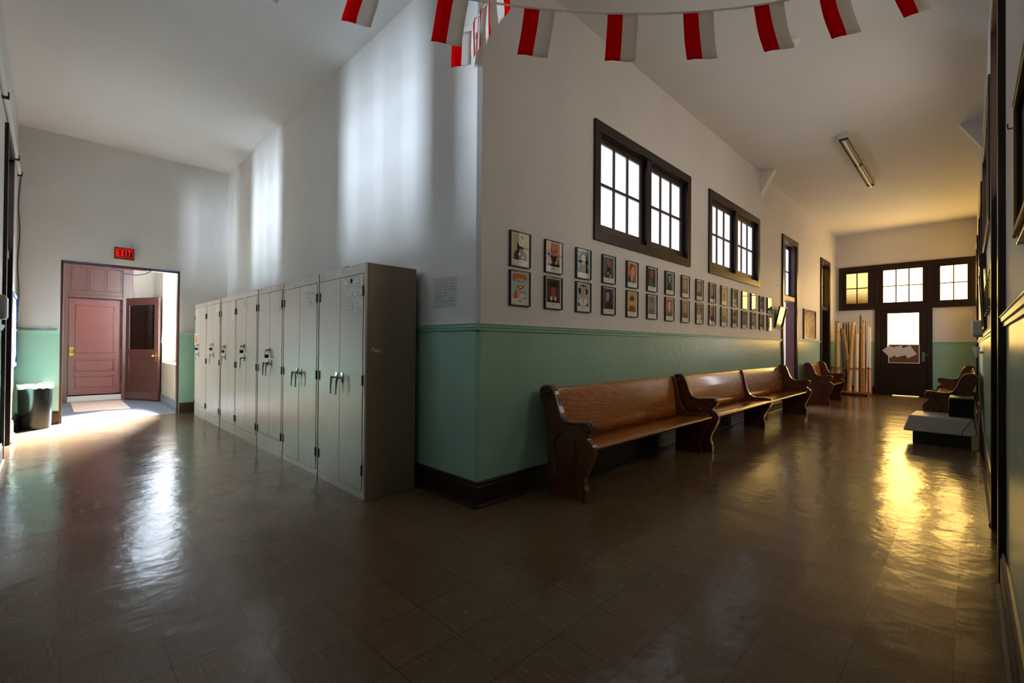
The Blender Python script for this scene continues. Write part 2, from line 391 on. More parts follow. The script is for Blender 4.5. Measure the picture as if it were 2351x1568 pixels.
high_window('window_3',RW1[0],RW1[1],-1,YR,'',M['pane_r'])
high_window('window_4',RW2[0],RW2[1],-1,YR,'',M['pane_r2'])

# ------------------------------------------------------------------ corridor doors with transoms
def corridor_door(name,u0,u1,sign,c,leafmat,panemat,open_deg=0,jmat=None,axis='y',ztr=2.36,hinge_far=True,leaf=True):
    root=empty(name,((u0+u1)/2,c,0) if axis=='y' else (c,(u0+u1)/2,0)); root['kind']='structure'
    o=(u0+u1)/2
    Q=(lambda u,z,t:(u-o,sign*t,z)) if axis=='y' else (lambda u,z,t:(sign*t,u-o,z))
    m=MB()
    for a,b in ((u0,u0+.11),(u1-.11,u1)): bar(m,Q,a,b,0,CZ1,-.03,.02)
    bar(m,Q,u0+.11,u1-.11,CZ1-.11,CZ1,-.03,.02)
    m.build('door_casing',M['brown'],root,.004)
    m=MB()
    for a,b in ((u0+.09,u0+.12),(u1-.12,u1-.09)): bar(m,Q,a,b,0,CZ1-.1,.02,.2)
    bar(m,Q,u0+.12,u1-.12,CZ1-.12,CZ1-.09,.02,.2); bar(m,Q,u0+.12,u1-.12,ztr-.05,ztr+.05,.0,.19)
    m.build('door_jamb',jmat or M['brown'],root,.003)
    a,b=u0+.12,u1-.12
    m=MB(); frame_rects(m,Q,a,b,ztr+.05,CZ1-.12,.06,.11,.15); s=m.build('transom_sash',M['brownin'],root)
    m=MB()
    for k in (1,2):
        x=a+.06+(b-a-.12)*k/3; bar(m,Q,x-.012,x+.012,ztr+.11,CZ1-.18,.115,.145)
    zz=(ztr+CZ1)/2-.03; bar(m,Q,a+.06,b-.06,zz-.012,zz+.012,.114,.146); m.build('glazing_bar',M['brownin'],s)
    m=MB(); bar(m,Q,a+.06,b-.06,ztr+.11,CZ1-.18,.128,.132); m.build('pane',panemat,s)
    if leaf:
        wd=b-a-.01; zt=ztr-.06
        m=MB(); m.box(0,wd,-.022,.022,.012,zt)
        for z0,z1 in ((.2,.75),(.9,1.0),(1.1,zt-.14)):
            m.box(.13,wd-.13,-.028,-.022,z0,z1)
        lf=m.build('door_leaf',leafmat,root,.004)
        h=b-.005 if hinge_far else a+.005
        p=Q(h,0,.16)
        lf.location=p
        ang={'y':PI if hinge_far else 0,'x':(-PI/2 if hinge_far else PI/2)}[axis]
        sg=(-1 if hinge_far else 1)*sign
        lf.rotation_euler=(0,0,ang+math.radians(open_deg)*sg)
        k=MB(); k.lathe([(.012,-.075),(.012,-.05),(.027,-.045),(.03,-.06),(.02,-.08)],(wd-.07,0,.98),12,ax='y'); k.lathe([(.012,.03),(.012,.05),(.027,.055),(.03,.065),(.02,.08)],(wd-.07,0,.98),12,ax='y'); k.box(wd-.1,wd-.04,-.03,.03,.88,1.08); k.build('door_knob',M['brass'],lf)
    return root
corridor_door('door_1',D1[0],D1[1],1,0,M['purple'],M['pane_cool'],open_deg=82,jmat=M['purple'],hinge_far=False)
corridor_door('door_2',D2[0],D2[1],1,0,M['doorwood'],M['pane_warm2'])
corridor_door('door_3',R1[0],R1[1],-1,YR,M['brown'],M['pane_r'])
corridor_door('door_4',R2[0],R2[1],-1,YR,M['brown'],M['pane_r2']); d4=bpy.data.objects['door_4']; MB().box(-.36,.36,-.137,-.131,1.05,2.16).build('pane',M['pane_d4'],d4)
# left wall doors
def left_door(name,y0,y1,ope): 
    return corridor_door(name,y0-.1,y1+.1,-1,XL,M['brown'],M['glass'],open_deg=ope,axis='x')
left_door('door_5',4.72,5.72,0)
left_door('door_6',.95,2.15,0)

# side rooms that daylight comes from
def room_box(name,x0,x1,y0,y1,z1,skip,mat):
    m=MB(); t=.05
    walls={'x0':(x0-t,x0,y0,y1,0,z1),'x1':(x1,x1+t,y0,y1,0,z1),'y0':(x0,x1,y0-t,y0,0,z1),'y1':(x0,x1,y1,y1+t,0,z1),'f':(x0,x1,y0,y1,-.05,0),'c':(x0,x1,y0,y1,z1,z1+t)}
    for k,b in walls.items():
        if k not in skip: m.box(*b)
    return S(m.build(name,mat))
# classroom beyond the left wall, its own outside windows
room_box('wall_classroom_left',-8.0,XL-TH,-1.5,7.9,4.4,('x1',),M['ceil'])
# classroom behind door_1 (picture wall)
room_box('wall_classroom_right',8.2,10.6,TH,3.2,4.0,('y0',),M['ceil'])
def lit_window(name,b,mat,fr): 
    r=empty(name,((b[0]+b[1])/2,(b[2]+b[3])/2,b[4])); r['kind']='structure'
    ox,oy,oz=r.location
    MB().box(b[0]-ox,b[1]-ox,b[2]-oy,b[3]-oy,0,b[5]-oz).build('pane',mat,r)
    m=MB(); e=.06
    if b[1]-b[0]<b[3]-b[2]:
        for y0,y1,z0,z1 in ((b[2]-e,b[2],b[4]-e,b[5]+e),(b[3],b[3]+e,b[4]-e,b[5]+e),(b[2],b[3],b[5],b[5]+e),(b[2],b[3],b[4]-e,b[4]),(b[2],b[3],(b[4]+b[5])/2-.03,(b[4]+b[5])/2+.03)):
            m.box(b[0]-ox-.02,b[1]-ox+.02,y0-oy,y1-oy,z0-oz,z1-oz)
    else:
        for y0,y1,z0,z1 in ((b[0]-e,b[0],b[4]-e,b[5]+e),(b[1],b[1]+e,b[4]-e,b[5]+e),(b[0],b[1],b[5],b[5]+e),(b[0],b[1],b[4]-e,b[4]),(b[0],b[1],(b[4]+b[5])/2-.03,(b[4]+b[5])/2+.03)):
            m.box(y0-ox,y1-ox,b[2]-oy-.02,b[3]-oy+.02,z0-oz,z1-oz)
    m.build('window_frame',M['brown'],r); return r
def day(name,loc,rot,sx,sy,power,colr):
    l=bpy.data.lights.new(name,'AREA'); l.shape='RECTANGLE'; l.size=sx; l.size_y=sy; l.energy=power; l.color=colr
    o=bpy.data.objects.new(name,l); col.objects.link(o); o.location=loc; o.rotation_euler=rot; return o
VX1_=-.66
LP=dict(left=920,left2=1150,vest=620,vest2=120,d1=260,r2=70,r1=90)
day('daylight_vestibule_window',(VX1_+.30,9.15,2.35),Vector((-1,-1.5,-.95)).to_track_quat('-Z','Y').to_euler(),1.5,2.4,75,(.70,.84,1))
lit_window('window_5',(-8.0,-7.97,1.15,1.75,1.2,3.1),M['pane_sky'],0)
lit_window('window_6',(-8.0,-7.97,5.0,5.5,1.2,3.1),M['pane_sky'],0)
day('daylight_left_window',(-7.9,1.45,2.15),(0,-PI/2,0),1.9,.6,LP['left'],(.66,.82,1))
day('daylight_left_window',(-7.9,5.25,2.15),(0,-PI/2,0),1.9,.5,LP['left2'],(.66,.82,1))
lit_window('window_9',(XL-.12,XL-.10,-1.94,.34,2.56,3.52),M['pane_l'],0)  # unseen window added to fill the near junction with soft light
lit_window('window_7',(9.1,10.3,3.15,3.18,.6,2.9),M['pane_sky'],0)
day('daylight_classroom_window',(9.7,3.1,1.7),(-PI/2,0,0),1.1,2.0,LP['d1'],(1,.92,.95))
# ------------------------------------------------------------------ vestibule
VX0,VX1,VY1=-2.55,-.66,10.96
S(MB().box(VX0-.2,-.1,YB+.13,VY1+.6,-.1,-.002).build('floor_vestibule',M['slate']))
wall('wall_vestibule_left','x',VX0,-.1,YB+TH,VY1,0,4.2,[],M['wall_tan'])
wall('wall_vestibule_right','x',VX1,.36,YB+TH,VY1,0,4.2,[(8.12,9.86,.86,3.5)],M['wall_tan'])
S(MB().box(-2.3,-1.1,VY1+.31,VY1+.36,0,2.5).build('wall_vestibule_porch',M['brown']))  # added dark backing, keeps sky light from outlining the closed door
wall('wall_vestibule_back','y',VY1,.3,VX0,VX1,0,4.2,[(-2.14,-1.25,.12,2.3)],M['wall_tan'])
S(MB().box(VX0,VX1+.36,YB+TH,VY1,4.2,4.3).build('ceiling_vestibule',M['ceil']))
strip('baseboard_vestibule','x',VX1,-1,[(YB+TH,VY1)],0,0,[(0,0),(.02,0),(.02,.16),(0,.16)],M['slate'])
r=empty('window_8',(VX1+.36,9.0,.86)); r['kind']='structure'
m=MB(); frame_rects(m,lambda u,z,t:(t,u-9.0,z-.86),8.12,9.86,.86,3.5,.10,-.10,-.03)
bar(m,lambda u,z,t:(t,u-9.0,z-.86),8.2,9.8,2.1,2.16,-.09,-.04); m.build('window_frame',M['redbrown2'],r)
MB().box(-.06,-.056,-.78,.76,.1,2.54).build('pane',M['glass'],r)
sn=bpy.data.lights.new('sun','SUN'); sn.energy=620; sn.angle=math.radians(32); sn.color=(.86,.93,1)
so_=bpy.data.objects.new('sun',sn); col.objects.link(so_); so_.location=(2,13,6); so_.rotation_euler=Vector((-2.9,-3.8,-3.3)).to_track_quat('-Z','Y').to_euler()
# timber screen with its closed panelled door
DL=empty('door_7',(-1.66,VY1,0)); DL['kind']='structure'
q=lambda x0,x1,y0,y1,z0,z1,m: m.box(x0+1.66,x1+1.66,y0-VY1,y1-VY1,z0,z1)
m=MB(); q(-2.26,-2.14,VY1-.08,VY1+.02,0,3.9,m); q(-1.25,-1.07,VY1-.08,VY1+.02,0,3.9,m); m.build('door_post',M['redbrown2'],DL,.004)
m=MB(); q(-2.14,-1.25,VY1-.05,VY1+.0,2.28,3.9,m); t0=m
for k in range(3):
    x0=-2.10+.285*k
    for z0,z1 in ((2.42,2.92),(2.99,3.5)):
        for a,b,c,d in ((x0,x0+.012,z0,z1),(x0+.243,x0+.255,z0,z1),(x0,x0+.255,z0,z0+.012),(x0,x0+.255,z1-.012,z1)): q(a,b,VY1-.065,VY1-.05,c,d,m)
q(-2.16,-1.23,VY1-.10,VY1-.02,2.26,2.33,m); m.build('transom_panel',M['redbrown2'],DL,.003)
m=MB(); q(-2.14,-1.25,VY1-.04,VY1+.3,0,.12,m); m.build('door_step',M['white'],DL,.006)
def panel_door(m,w,h,t=.045):
    m.box(0,w,0,t,0,h)
    for z0,z1 in ((.16,.42),(.52,.78),(.92,h-.14)):
        for s,yy in ((-1,0),(1,t)):
            for a,b,c,d in ((.11,.14,z0,z1),(w-.14,w-.11,z0,z1),(.11,w-.11,z0,z0+.03),(.11,w-.11,z1-.03,z1)):
                y0,y1=(yy-.022,yy) if s<0 else (yy,yy+.012); m.box(a,b,y0,y1,c,d)
m=MB(); panel_door(m,.875,2.12); lf=m.build('door_leaf',M['redbrown'],DL,.003); lf.location=(-2.132+1.66,.08,.135)
m=MB(); m.box(.02,.09,-.01,.0,.86,1.05); m.lathe([(.012,-.06),(.012,0)],(.055,0,.955),10,ax='y'); m.lathe([(.018,-.085),(.03,-.075),(.03,-.062),(.012,-.05)],(.055,0,.955),14,ax='y'); m.build('door_knob',M['brass'],lf)
for z in (.28,1.05,1.8): 
    m=MB(); m.box(.872,.895,-.012,.01,z,z+.11); m.build('hinge',M['darkmetal'],lf)
# open leaf swung toward the corridor
o7=empty('door_8',(-1.19,VY1-.09,0)); o7['kind']='structure'; o7.rotation_euler=(0,0,math.atan2(-1.0,.46))
m=MB(); m.box(0,.115,0,.045,.02,2.30); m.box(.96,1.10,0,.045,.02,2.30)
for z0,z1 in ((.02,.2),(.55,.66),(1.0,1.14),(2.14,2.30)): m.box(.115,.96,0,.045,z0,z1)
m.box(.115,.96,.012,.032,.2,.55); m.box(.115,.96,.012,.032,.66,1.0)
lf=m.build('door_leaf',M['redbrown2'],o7,.004)
m=MB(); m.box(.115,.96,.02,.026,1.14,2.14); m.build('pane',glass('dark_door_glass',(120,110,108),1.5),lf)
m=MB()
for s,y in ((1,.045),(-1,0)):
    m.box(1.0,1.06,y-.004,y+.004,.88,1.09); m.lathe([(.011,0),(.011,s*.05),(.03,s*.055),(.032,s*.075),(.018,s*.09)],(1.03,y,1.0),14,ax='y')
m.build('door_knob',M['brass'],lf)
tag(box_obj('door_mat',(-2.09,-1.28,8.85,10.72,-.001,.012),plain('tan_mat_fibre',(206,182,168),.9,noise=.1,ns=200),None,.004),'tan rectangular door mat on the slate floor in front of the red door','mat')
# lining of the corridor doorway
DR=empty('door_9',(-1.52,YB,0)); DR['kind']='structure'
m=MB(); 
for a,b in ((LD[0]-.005,LD[0]+.035),(LD[1]-.035,LD[1]+.005)): m.box(a+1.52,b+1.52,.03,.13,0,2.6)
m.box(LD[0]+1.52,LD[1]+1.52,.03,.13,2.555,2.6); m.build('door_jamb',M['redbrown2'],DR,.004)

# ------------------------------------------------------------------ far wall: timber screen with door
FW_=empty('door_10',(XF,-1.5,0)); FW_['kind']='structure'
fq=lambda m,y0,y1,z0,z1,t0=-.05,t1=.02: m.box(t0,t1,y0+1.5,y1+1.5,z0,z1)
m=MB()
fq(m,-2.922,-.06,3.50,3.63); fq(m,-2.922,-2.09,2.37,2.50); fq(m,-.91,-.06,2.38,2.50)
fq(m,-.17,-.06,2.5,3.5); fq(m,-2.922,-2.82,2.5,3.5); fq(m,-1.0,-.90,2.38,3.5); fq(m,-2.10,-2.0,2.38,3.5)
fq(m,-1.0,-.90,0,2.4); fq(m,-2.10,-2.0,0,2.4); fq(m,-2.0,-1.0,2.33,2.50)
m.build('screen_frame',M['brown'],FW_,.004)
for (y0,y1,z0,z1,n,pm,zz0,zz1) in ((-.74,-.24,2.575,3.44,2,M['pane_left'],2.5,3.5),(-1.90,-1.085,2.565,3.455,3,M['pane_warm'],2.5,3.5),(-2.75,-2.25,2.56,3.445,2,M['pane_warm'],2.5,3.5)):
    m=MB(); Y0,Y1={2:((-.90,-.17) if y1>-1 else (-2.82,-2.1)),3:(-2.0,-1.0)}[n]
    fq(m,Y0,y0,zz0,zz1,-.02,.03); fq(m,y1,Y1,zz0,zz1,-.02,.03); fq(m,y0,y1,zz0,z0,-.02,.03); fq(m,y0,y1,z1,zz1,-.02,.03)
    s=m.build('sash',M['brown'],FW_,.004)
    m=MB()
    for k in range(1,n): y=y0+(y1-y0)*k/n; fq(m,y-.013,y+.013,z0,z1,-.015,.02)
    zm=(z0+z1)/2; fq(m,y0,y1,zm-.013,zm+.013,-.016,.021); m.build('glazing_bar',M['brown'],s)
    m=MB(); fq(m,y0,y1,z0,z1,.004,.008); m.build('pane',pm,s)
m=MB(); fq(m,-2.0,-1.83,.012,2.34,-.03,.015); fq(m,-1.18,-1.0,.012,2.34,-.03,.015); fq(m,-1.83,-1.18,2.25,2.34,-.03,.015); fq(m,-1.83,-1.18,.012,1.10,-.03,.015)
for z0,z1 in ((.15,.5),(.58,.9)): fq(m,-1.78,-1.23,z0,z1,-.036,-.03)
lf=m.build('door_leaf',M['brown'],FW_,.004)
m=MB(); fq(m,-1.83,-1.18,1.10,2.25,-.008,-.004); m.build('pane',M['pane_warm'],lf)
m=MB(); m.box(-.075,-.03,-.43,-.41,1.10,1.12); m.box(-.085,-.065,-.52,-.41,1.10,1.125); m.box(-.036,-.03,-.45,-.39,.95,1.2); m.build('door_knob',M['chrome'],lf)
MB().box(.0,.004,-.5,.5,-.02,.012).build('threshold',M['brown'],lf); box_obj('threshold_gap',(-.004,-.001,-.33,.22,.002,.009),M['pane_warm2'],lf)  # glowing strip stands in for daylight showing under the door
# cork board taped over the lower glass, with three sheets
cb=empty('cork_board',(XF-.03,-1.52,.90),'small cork board in a white frame hung over the lower glass of the far door','board')
m=MB(); m.box(-.012,-.004,-.31,.31,0,.49); m.build('cork_panel',M['cork'],cb)
m=MB(); frame_rects(m,lambda u,z,t:(t,u,z),-.325,.325,-.012,.50,.016,-.018,-.002); m.build('board_frame',M['white'],cb)
for k,(y,z,an,lb) in enumerate(((-1.235,1.20,40,'left one of three tilted printed sheets pinned on the cork board'),(-1.42,1.21,18,'middle one of three tilted printed sheets pinned on the cork board'),(-1.63,1.20,30,'right one of three tilted printed sheets pinned on the cork board'))):
    o=MB().box(-.0015,.0015,-.11,.11,-.14,.14).build('printed_sheet',M['papergrey']); o.location=(XF-.054-.004*k,y,z); o.rotation_euler=(math.radians(-an if k!=1 else -an),0,0)
    tag(o,lb,'paper','sheets on the cork board')

# ------------------------------------------------------------------ storage cabinets
HC=1.98; DF=-.56; DB=-.065
def cabinet(y0,y1,kick,label,handles,lock,stickers,seam=True,hdr=.085):
    r=empty('storage_cabinet',((DF+DB)/2,(y0+y1)/2,0),label,'cabinet','steel storage cabinets in a row')
    ox,oy=(DF+DB)/2,(y0+y1)/2; X=lambda x:x-ox; Y=lambda y:y-oy
    m=MB(); m.box(X(DF+.02),X(DB),Y(y0),Y(y1),0,HC,1); 
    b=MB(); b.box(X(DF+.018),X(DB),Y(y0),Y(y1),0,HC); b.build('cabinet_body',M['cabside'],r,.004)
    m=MB(); m.box(X(DF),X(DF+.018),Y(y0),Y(y1),HC-hdr,HC); m.box(X(DF),X(DF+.018),Y(y0),Y(y1),0,kick); m.box(X(DF),X(DF+.018),Y(y0),Y(y0+.03),kick,HC-hdr); m.box(X(DF),X(DF+.018),Y(y1-.03),Y(y1),kick,HC-hdr)
    m.build('face_frame',M['cab'],r,.002)
    ym=(y0+y1)/2
    doors=[]
    for a,c in ((y0+.034,ym-.002),(ym+.002,y1-.034)):
        m=MB(); m.box(X(DF-.004),X(DF+.014),Y(a),Y(c),kick+.005,HC-hdr-.005); doors.append(m.build('cabinet_door',M['cab'],r,.003))
    for d,yy in ((doors[0],y0+.031),(doors[1],y1-.031)):
        for z in (.2,.95,1.70): MB().box(X(DF-.012),X(DF),Y(yy-.006),Y(yy+.006),z,z+.085).build('hinge',M['darkmetal'],d)
    for (d,yo,zc) in handles:
        yy=ym+yo
        m=MB(); m.lathe([(.02,0),(.024,-.004),(.018,-.012)],(X(DF-.004),Y(yy),zc),14,ax='x')
        m.box(X(DF-.01),X(DF-.004),Y(yy-.017),Y(yy+.017),zc-.045,zc+.045)
        m.tube([(X(DF-.005),Y(yy),zc),(X(DF-.055),Y(yy),zc)],.010,8)
        m.tube([(X(DF-.052),Y(yy),zc+.012),(X(DF-.058),Y(yy),zc-.02),(X(DF-.062),Y(yy),zc-.135)],[.011,.010,.006],8)
        m.lathe([(.008,-.008),(.009,0),(.004,.004)],(X(DF-.062),Y(yy),zc-.137),8); m.build('handle',M['chrome'],doors[d])
    if lock:
        yo,zc,lb,mt=lock; yy=ym+yo
        m=MB(); m.box(X(DF-.012),X(DF-.004),Y(yy-.012),Y(yy+.012),zc-.03,zc+.03); m.box(X(DF-.05),X(DF-.012),Y(yy-.003),Y(yy+.003),zc-.012,zc+.016); m.build('hasp',M['chrome'],doors[0])
        pl=empty('padlock',(DF-.04,yy+.001,zc-.05),lb,'padlock','padlocks on the cabinet doors')
        MB().box(-.022,.022,-.011,.011,-.04,0).build('lock_body',mt,pl,.004)
        MB().tube([(-.014,0,-.002),(-.014,0,.035),(-.008,0,.05),(.008,0,.05),(.014,0,.035),(.014,0,-.002)],.0032,6).build('shackle',M['chrome'],pl)
    for (yo,z,w,h) in stickers:
        front = DF-.005 if z<HC-hdr else DF-.001
        m=MB(); m.box(X(front-.001),X(front+.0005),Y(ym+yo-w/2),Y(ym+yo+w/2),z-h/2,z+h/2); m.build('paper_label',M['paper'],r)
        m=MB()
        for k in range(max(1,int(h/.018))):
            m.box(X(front-.0016),X(front-.001),Y(ym+yo-w*.38),Y(ym+yo+w*.3),z+h/2-.010-k*.018,z+h/2-.007-k*.018)
        m.build('label_print',M['black'],r.children[-1])
    return r
ST_A=[(.40,1.94,.09,.055),(.02,1.945,.12,.05),(-.43,1.945,.05,.018),(-.16,1.84,.16,.045),(-.28,1.85,.16,.05),(-.28,1.79,.16,.06),(-.2,1.735,.08,.05),(-.3,1.735,.08,.05),(-.385,1.745,.07,.05),(-.29,1.685,.14,.04),(-.19,1.63,.09,.05),(-.3,1.64,.09,.05),(-.39,1.65,.07,.05),(-.31,1.59,.07,.045)]
ST_B=[(.40,1.945,.11,.055),(-.1,1.945,.06,.02),(-.18,1.84,.09,.09),(-.3,1.845,.14,.03),(-.27,1.79,.12,.05),(-.36,1.77,.09,.05),(-.26,1.70,.08,.05)]
ST_C=[(.38,1.95,.1,.045),(.0,1.95,.07,.04),(-.2,1.95,.09,.035),(-.36,1.83,.1,.14),(-.36,1.71,.1,.09)]
ST_D=[(.42,1.955,.1,.05),(.05,1.86,.12,.12),(.03,1.76,.12,.10)]
ST_E=[(.36,1.95,.1,.04),(.1,1.95,.12,.03),(-.28,1.84,.14,.14),(-.28,1.70,.14,.12)]
ST_F=[(.3,1.95,.12,.04),(-.3,1.84,.16,.1)]
ST_G=[(.32,1.95,.1,.04),(.3,1.83,.14,.12),(.33,1.74,.1,.08)]
cabinet(.78,1.705,.065,'nearest tall steel cabinet of the row, side facing us dull taupe with a torn sticker',[(0,-.055,.995),(1,.055,.995)],None,ST_A)
cabinet(1.725,2.668,.065,'second tall steel cabinet from the near end, two chrome levers and no padlock',[(0,-.055,.995),(1,.055,.995)],None,ST_B)
cabinet(2.685,3.562,.19,'third cabinet from the near end, deep plinth, padlock above two chrome levers',[(0,-.05,1.06),(1,.05,1.06)],(-.01,1.215,'dark padlock on the third cabinet from the near end',M['black']),ST_C,hdr=.07)
cabinet(3.59,4.53,.13,'fourth cabinet from the near end, just right of the narrow dark gap',[(1,.05,1.10)],(.06,1.255,'round black combination padlock on the fourth cabinet from the near end',M['blackgloss']),ST_D,hdr=.07)
cabinet(4.54,5.345,.13,'fifth cabinet from the near end, with a grey blue padlock near its edge',[(1,.12,1.09)],(.13,1.24,'grey blue padlock on the fifth cabinet from the near end',M['slatecable']),ST_E,hdr=.07)
cabinet(5.405,6.262,.13,'sixth cabinet from the near end, pinkish doors beside the widest gap',[(0,-.05,1.11)],(-.04,1.27,'black padlock on the sixth cabinet from the near end',M['black']),ST_F,hdr=.06)
cabinet(6.275,7.14,.19,'farthest steel cabinet by the doorway wall, with an orange notice taped on it',[(0,.10,1.10)],(.1,1.26,'small dark padlock on the farthest cabinet',M['darkmetal']),ST_G,hdr=.06)
# orange notice on the farthest cabinet
nt=empty('orange_notice',(DF-.006,7.0,1.36),'white framed orange notice taped to the farthest cabinet','notice')
MB().box(-.001,.001,-.13,.13,-.10,.10).build('paper_sheet',M['paper'],nt)
MB().box(-.002,-.001,-.10,.10,-.08,.08).build('orange_print',plain('orange_ink',(222,130,90),.7),nt)
m=MB()
for z in (.045,.02,-.02,-.045): m.box(-.003,-.002,-.05,.05,z-.006,z+.006)
m.build('dark_lettering',M['darkmetal'],nt)
# torn sticker on the side of the nearest cabinet
m=MB()
for pts in ([(-.515,1.235),(-.49,1.275),(-.487,1.268),(-.508,1.232)],[(-.497,1.238),(-.482,1.27),(-.472,1.262),(-.484,1.232)],[(-.478,1.232),(-.462,1.258),(-.415,1.24),(-.412,1.226)]):
    m.prism(pts,lambda u,v,t:(u,t,v),.7785,.7795)
ts=m.build('torn_sticker',plain('pink_white_torn_paper',(240,180,150),.6,noise=.3,ns=90),bpy.data.objects['storage_cabinet']); ts.location=-bpy.data.objects['storage_cabinet'].location
ts['label']='torn pinkish sticker remnant'
tag(MB().box(-.03,.03,-.05,.05,0,.018).build('blue_scrap',M['blue'],None,.004,(-.50,1.22,HC)),'small blue scrap lying on top of the nearest cabinet','scrap')

# plastic sleeve with a schedule near the corner
sl=empty('plastic_sleeve',(0,.435,1.75),'clear plastic sleeve with a printed schedule on the wall beside the nearest cabinet','notice')
MB().box(-.003,.0,-.155,.155,-.125,.125).build('printed_sheet',plain('dull_white_sheet',(206,203,198),.5,noise=.03),sl)
MB().box(-.005,-.0045,-.165,.165,-.135,.135).build('sleeve_film',M['glass'],sl)
m=MB(); random.seed(3)
for k in range(7):
    for j in range(3):
        if random.random()<.75: m.box(-.0036,-.003,-.12+.085*j,-.12+.085*j+.05*random.random()+.02,.07-.025*k,.073-.025*k)
m.build('printed_lines',M['darkmetal'],sl)

# ------------------------------------------------------------------ pews
ENDP=[(.05,.84),(.052,.90),(.075,.935),(.12,.948),(.165,.945),(.20,.92),(.228,.87),(.25,.80),(.275,.74),(.30,.695),(.34,.665),(.40,.655),(.47,.662),(.54,.672),(.585,.672),(.615,.65),(.62,.615),(.60,.575),(.568,.552),(.562,.53),(.585,.512),(.615,.488),(.632,.45),(.628,.40),(.60,.33),(.565,.26),(.54,.20),(.535,.155),(.548,.12),(.56,.09),(.56,0),(.15,0),(.152,.27),(.13,.55),(.10,.72),(.07,.80)]
DIVP=[(.05,.84),(.055,.885),(.08,.918),(.11,.915),(.13,.88),(.15,.79),(.175,.67),(.205,.58),(.245,.515),(.30,.49),(.38,.487),(.49,.487),(.54,.475),(.563,.45),(.56,.41),(.53,.34),(.485,.26),(.452,.19),(.445,.13),(.462,.09),(.466,0),(.15,0),(.152,.27),(.13,.55),(.10,.72),(.07,.80)]
def smooth_poly(P):
    out=[]; n=len(P)
    for i in range(n):
        a,b,c,d=P[i-1],P[i],P[(i+1)%n],P[(i+2)%n]
        out.append(b)
        L=math.dist(b,c)
        if L<.13 and math.dist(a,b)<.13 and math.dist(c,d)<.13:
            out.append(tuple((-a[k]+9*b[k]+9*c[k]-d[k])/16 for k in (0,1)))
    return out
def pew(x0,x1,kinds,label,root_loc,rot):
    """local: along x from 0; distance from wall = -y"""
    L=x1-x0
    r=empty('church_pew',root_loc,label,'pew','oak church pews along the corridor'); r.rotation_euler=(0,0,rot)
    th=.058
    xs=[0,L-th] if len(kinds)==2 else [0,L*kinds[3],L-th]
    for x,k in zip(xs,kinds[:len(xs)]):
        P=smooth_poly(ENDP if k=='e' else DIVP)
        m=MB(); m.prism(P,lambda u,v,t:(t,-u,v),x,x+th,0,False)
        e=m.build('end_panel' if k=='e' else 'divider_panel',M['oakend'],r,.007)
        if k=='e':
            sd=-1 if x==0 else 1; xo=x if x==0 else x+th
            # moulded cap along the top edge, arched panel, carved rosettes on the outer face
            top=[(p[0],p[1]) for p in ENDP[1:17]]
            m=MB(); m.tube([(xo+sd*.004,-u*.96-.008,v-.014) for u,v in top],.013,8)
            m.build('edge_moulding',M['oakend'],e)
            arch=[(.215,.17),(.215,.44)]+[(.33-.115*math.cos(a),.44+.115*math.sin(a)) for a in [PI*i/10 for i in range(1,10)]]+[(.445,.44),(.445,.17)]
            m=MB(); m.tube([(xo+sd*.002,-u,v) for u,v in arch],.008,6,closed=True); m.tube([(xo+sd*.001,-(.33+(u-.33)*.86),.17+(v-.17)*.94+.012) for u,v in arch],.005,6,closed=True); m.build('arched_panel_moulding',M['oakend'],e)
            for (cy,cz,R) in ((.12,.885,.045),(.555,.62,.045)):
                m=MB()
                for k2 in range(6):
                    a=2*PI*k2/6; m.lathe([(.001,sd*.012),(.011,sd*.009),(.014,0)],(xo,-(cy+R*.55*math.cos(a)),cz+R*.55*math.sin(a)),8,ax='x',cap=False)
                m.tube([(xo+sd*.004,-(cy+R*math.cos(a)),cz+R*math.sin(a)) for a in [2*PI*i/14 for i in range(14)]],.006,6,closed=True)
                m.build('carved_rosette',M['oakend'],e)
    m=MB(); sp=[(.135,.395),(.30,.40),(.50,.412),(.575,.425),(.592,.436),(.592,.450),(.575,.457),(.50,.450),(.30,.428),(.135,.425)]
    m.prism(sp,lambda u,v,t:(t,-u,v),.03,L-.03,0,True); m.build('seat',M['oak'],r)
    bp=[(.165,.41),(.15,.55),(.135,.70),(.115,.82),(.098,.895),(.090,.912),(.075,.912),(.070,.895),(.088,.80),(.108,.68),(.122,.55),(.135,.41)]
    m=MB(); m.prism(bp,lambda u,v,t:(t,-u,v),.03,L-.03,0,True); m.build('backrest',M['oak'],r)
    return r
pew(.70,3.24,('e','d'),'nearest oak pew along the picture wall, with a carved arched end panel facing the corner',(.70,0,0),0)
pew(3.30,7.94,('e','d','e',.512),'long double oak pew in the middle of the picture wall, with a low divider halfway',(3.30,0,0),0)
pew(9.95,11.35,('e','e'),'short oak pew between the two corridor doors under the abstract painting',(9.95,0,0),0)
pew(6.75,11.0,('e','d','e',.5),'oak pew against the right hand wall behind the black box',(11.0,YR,0),PI)

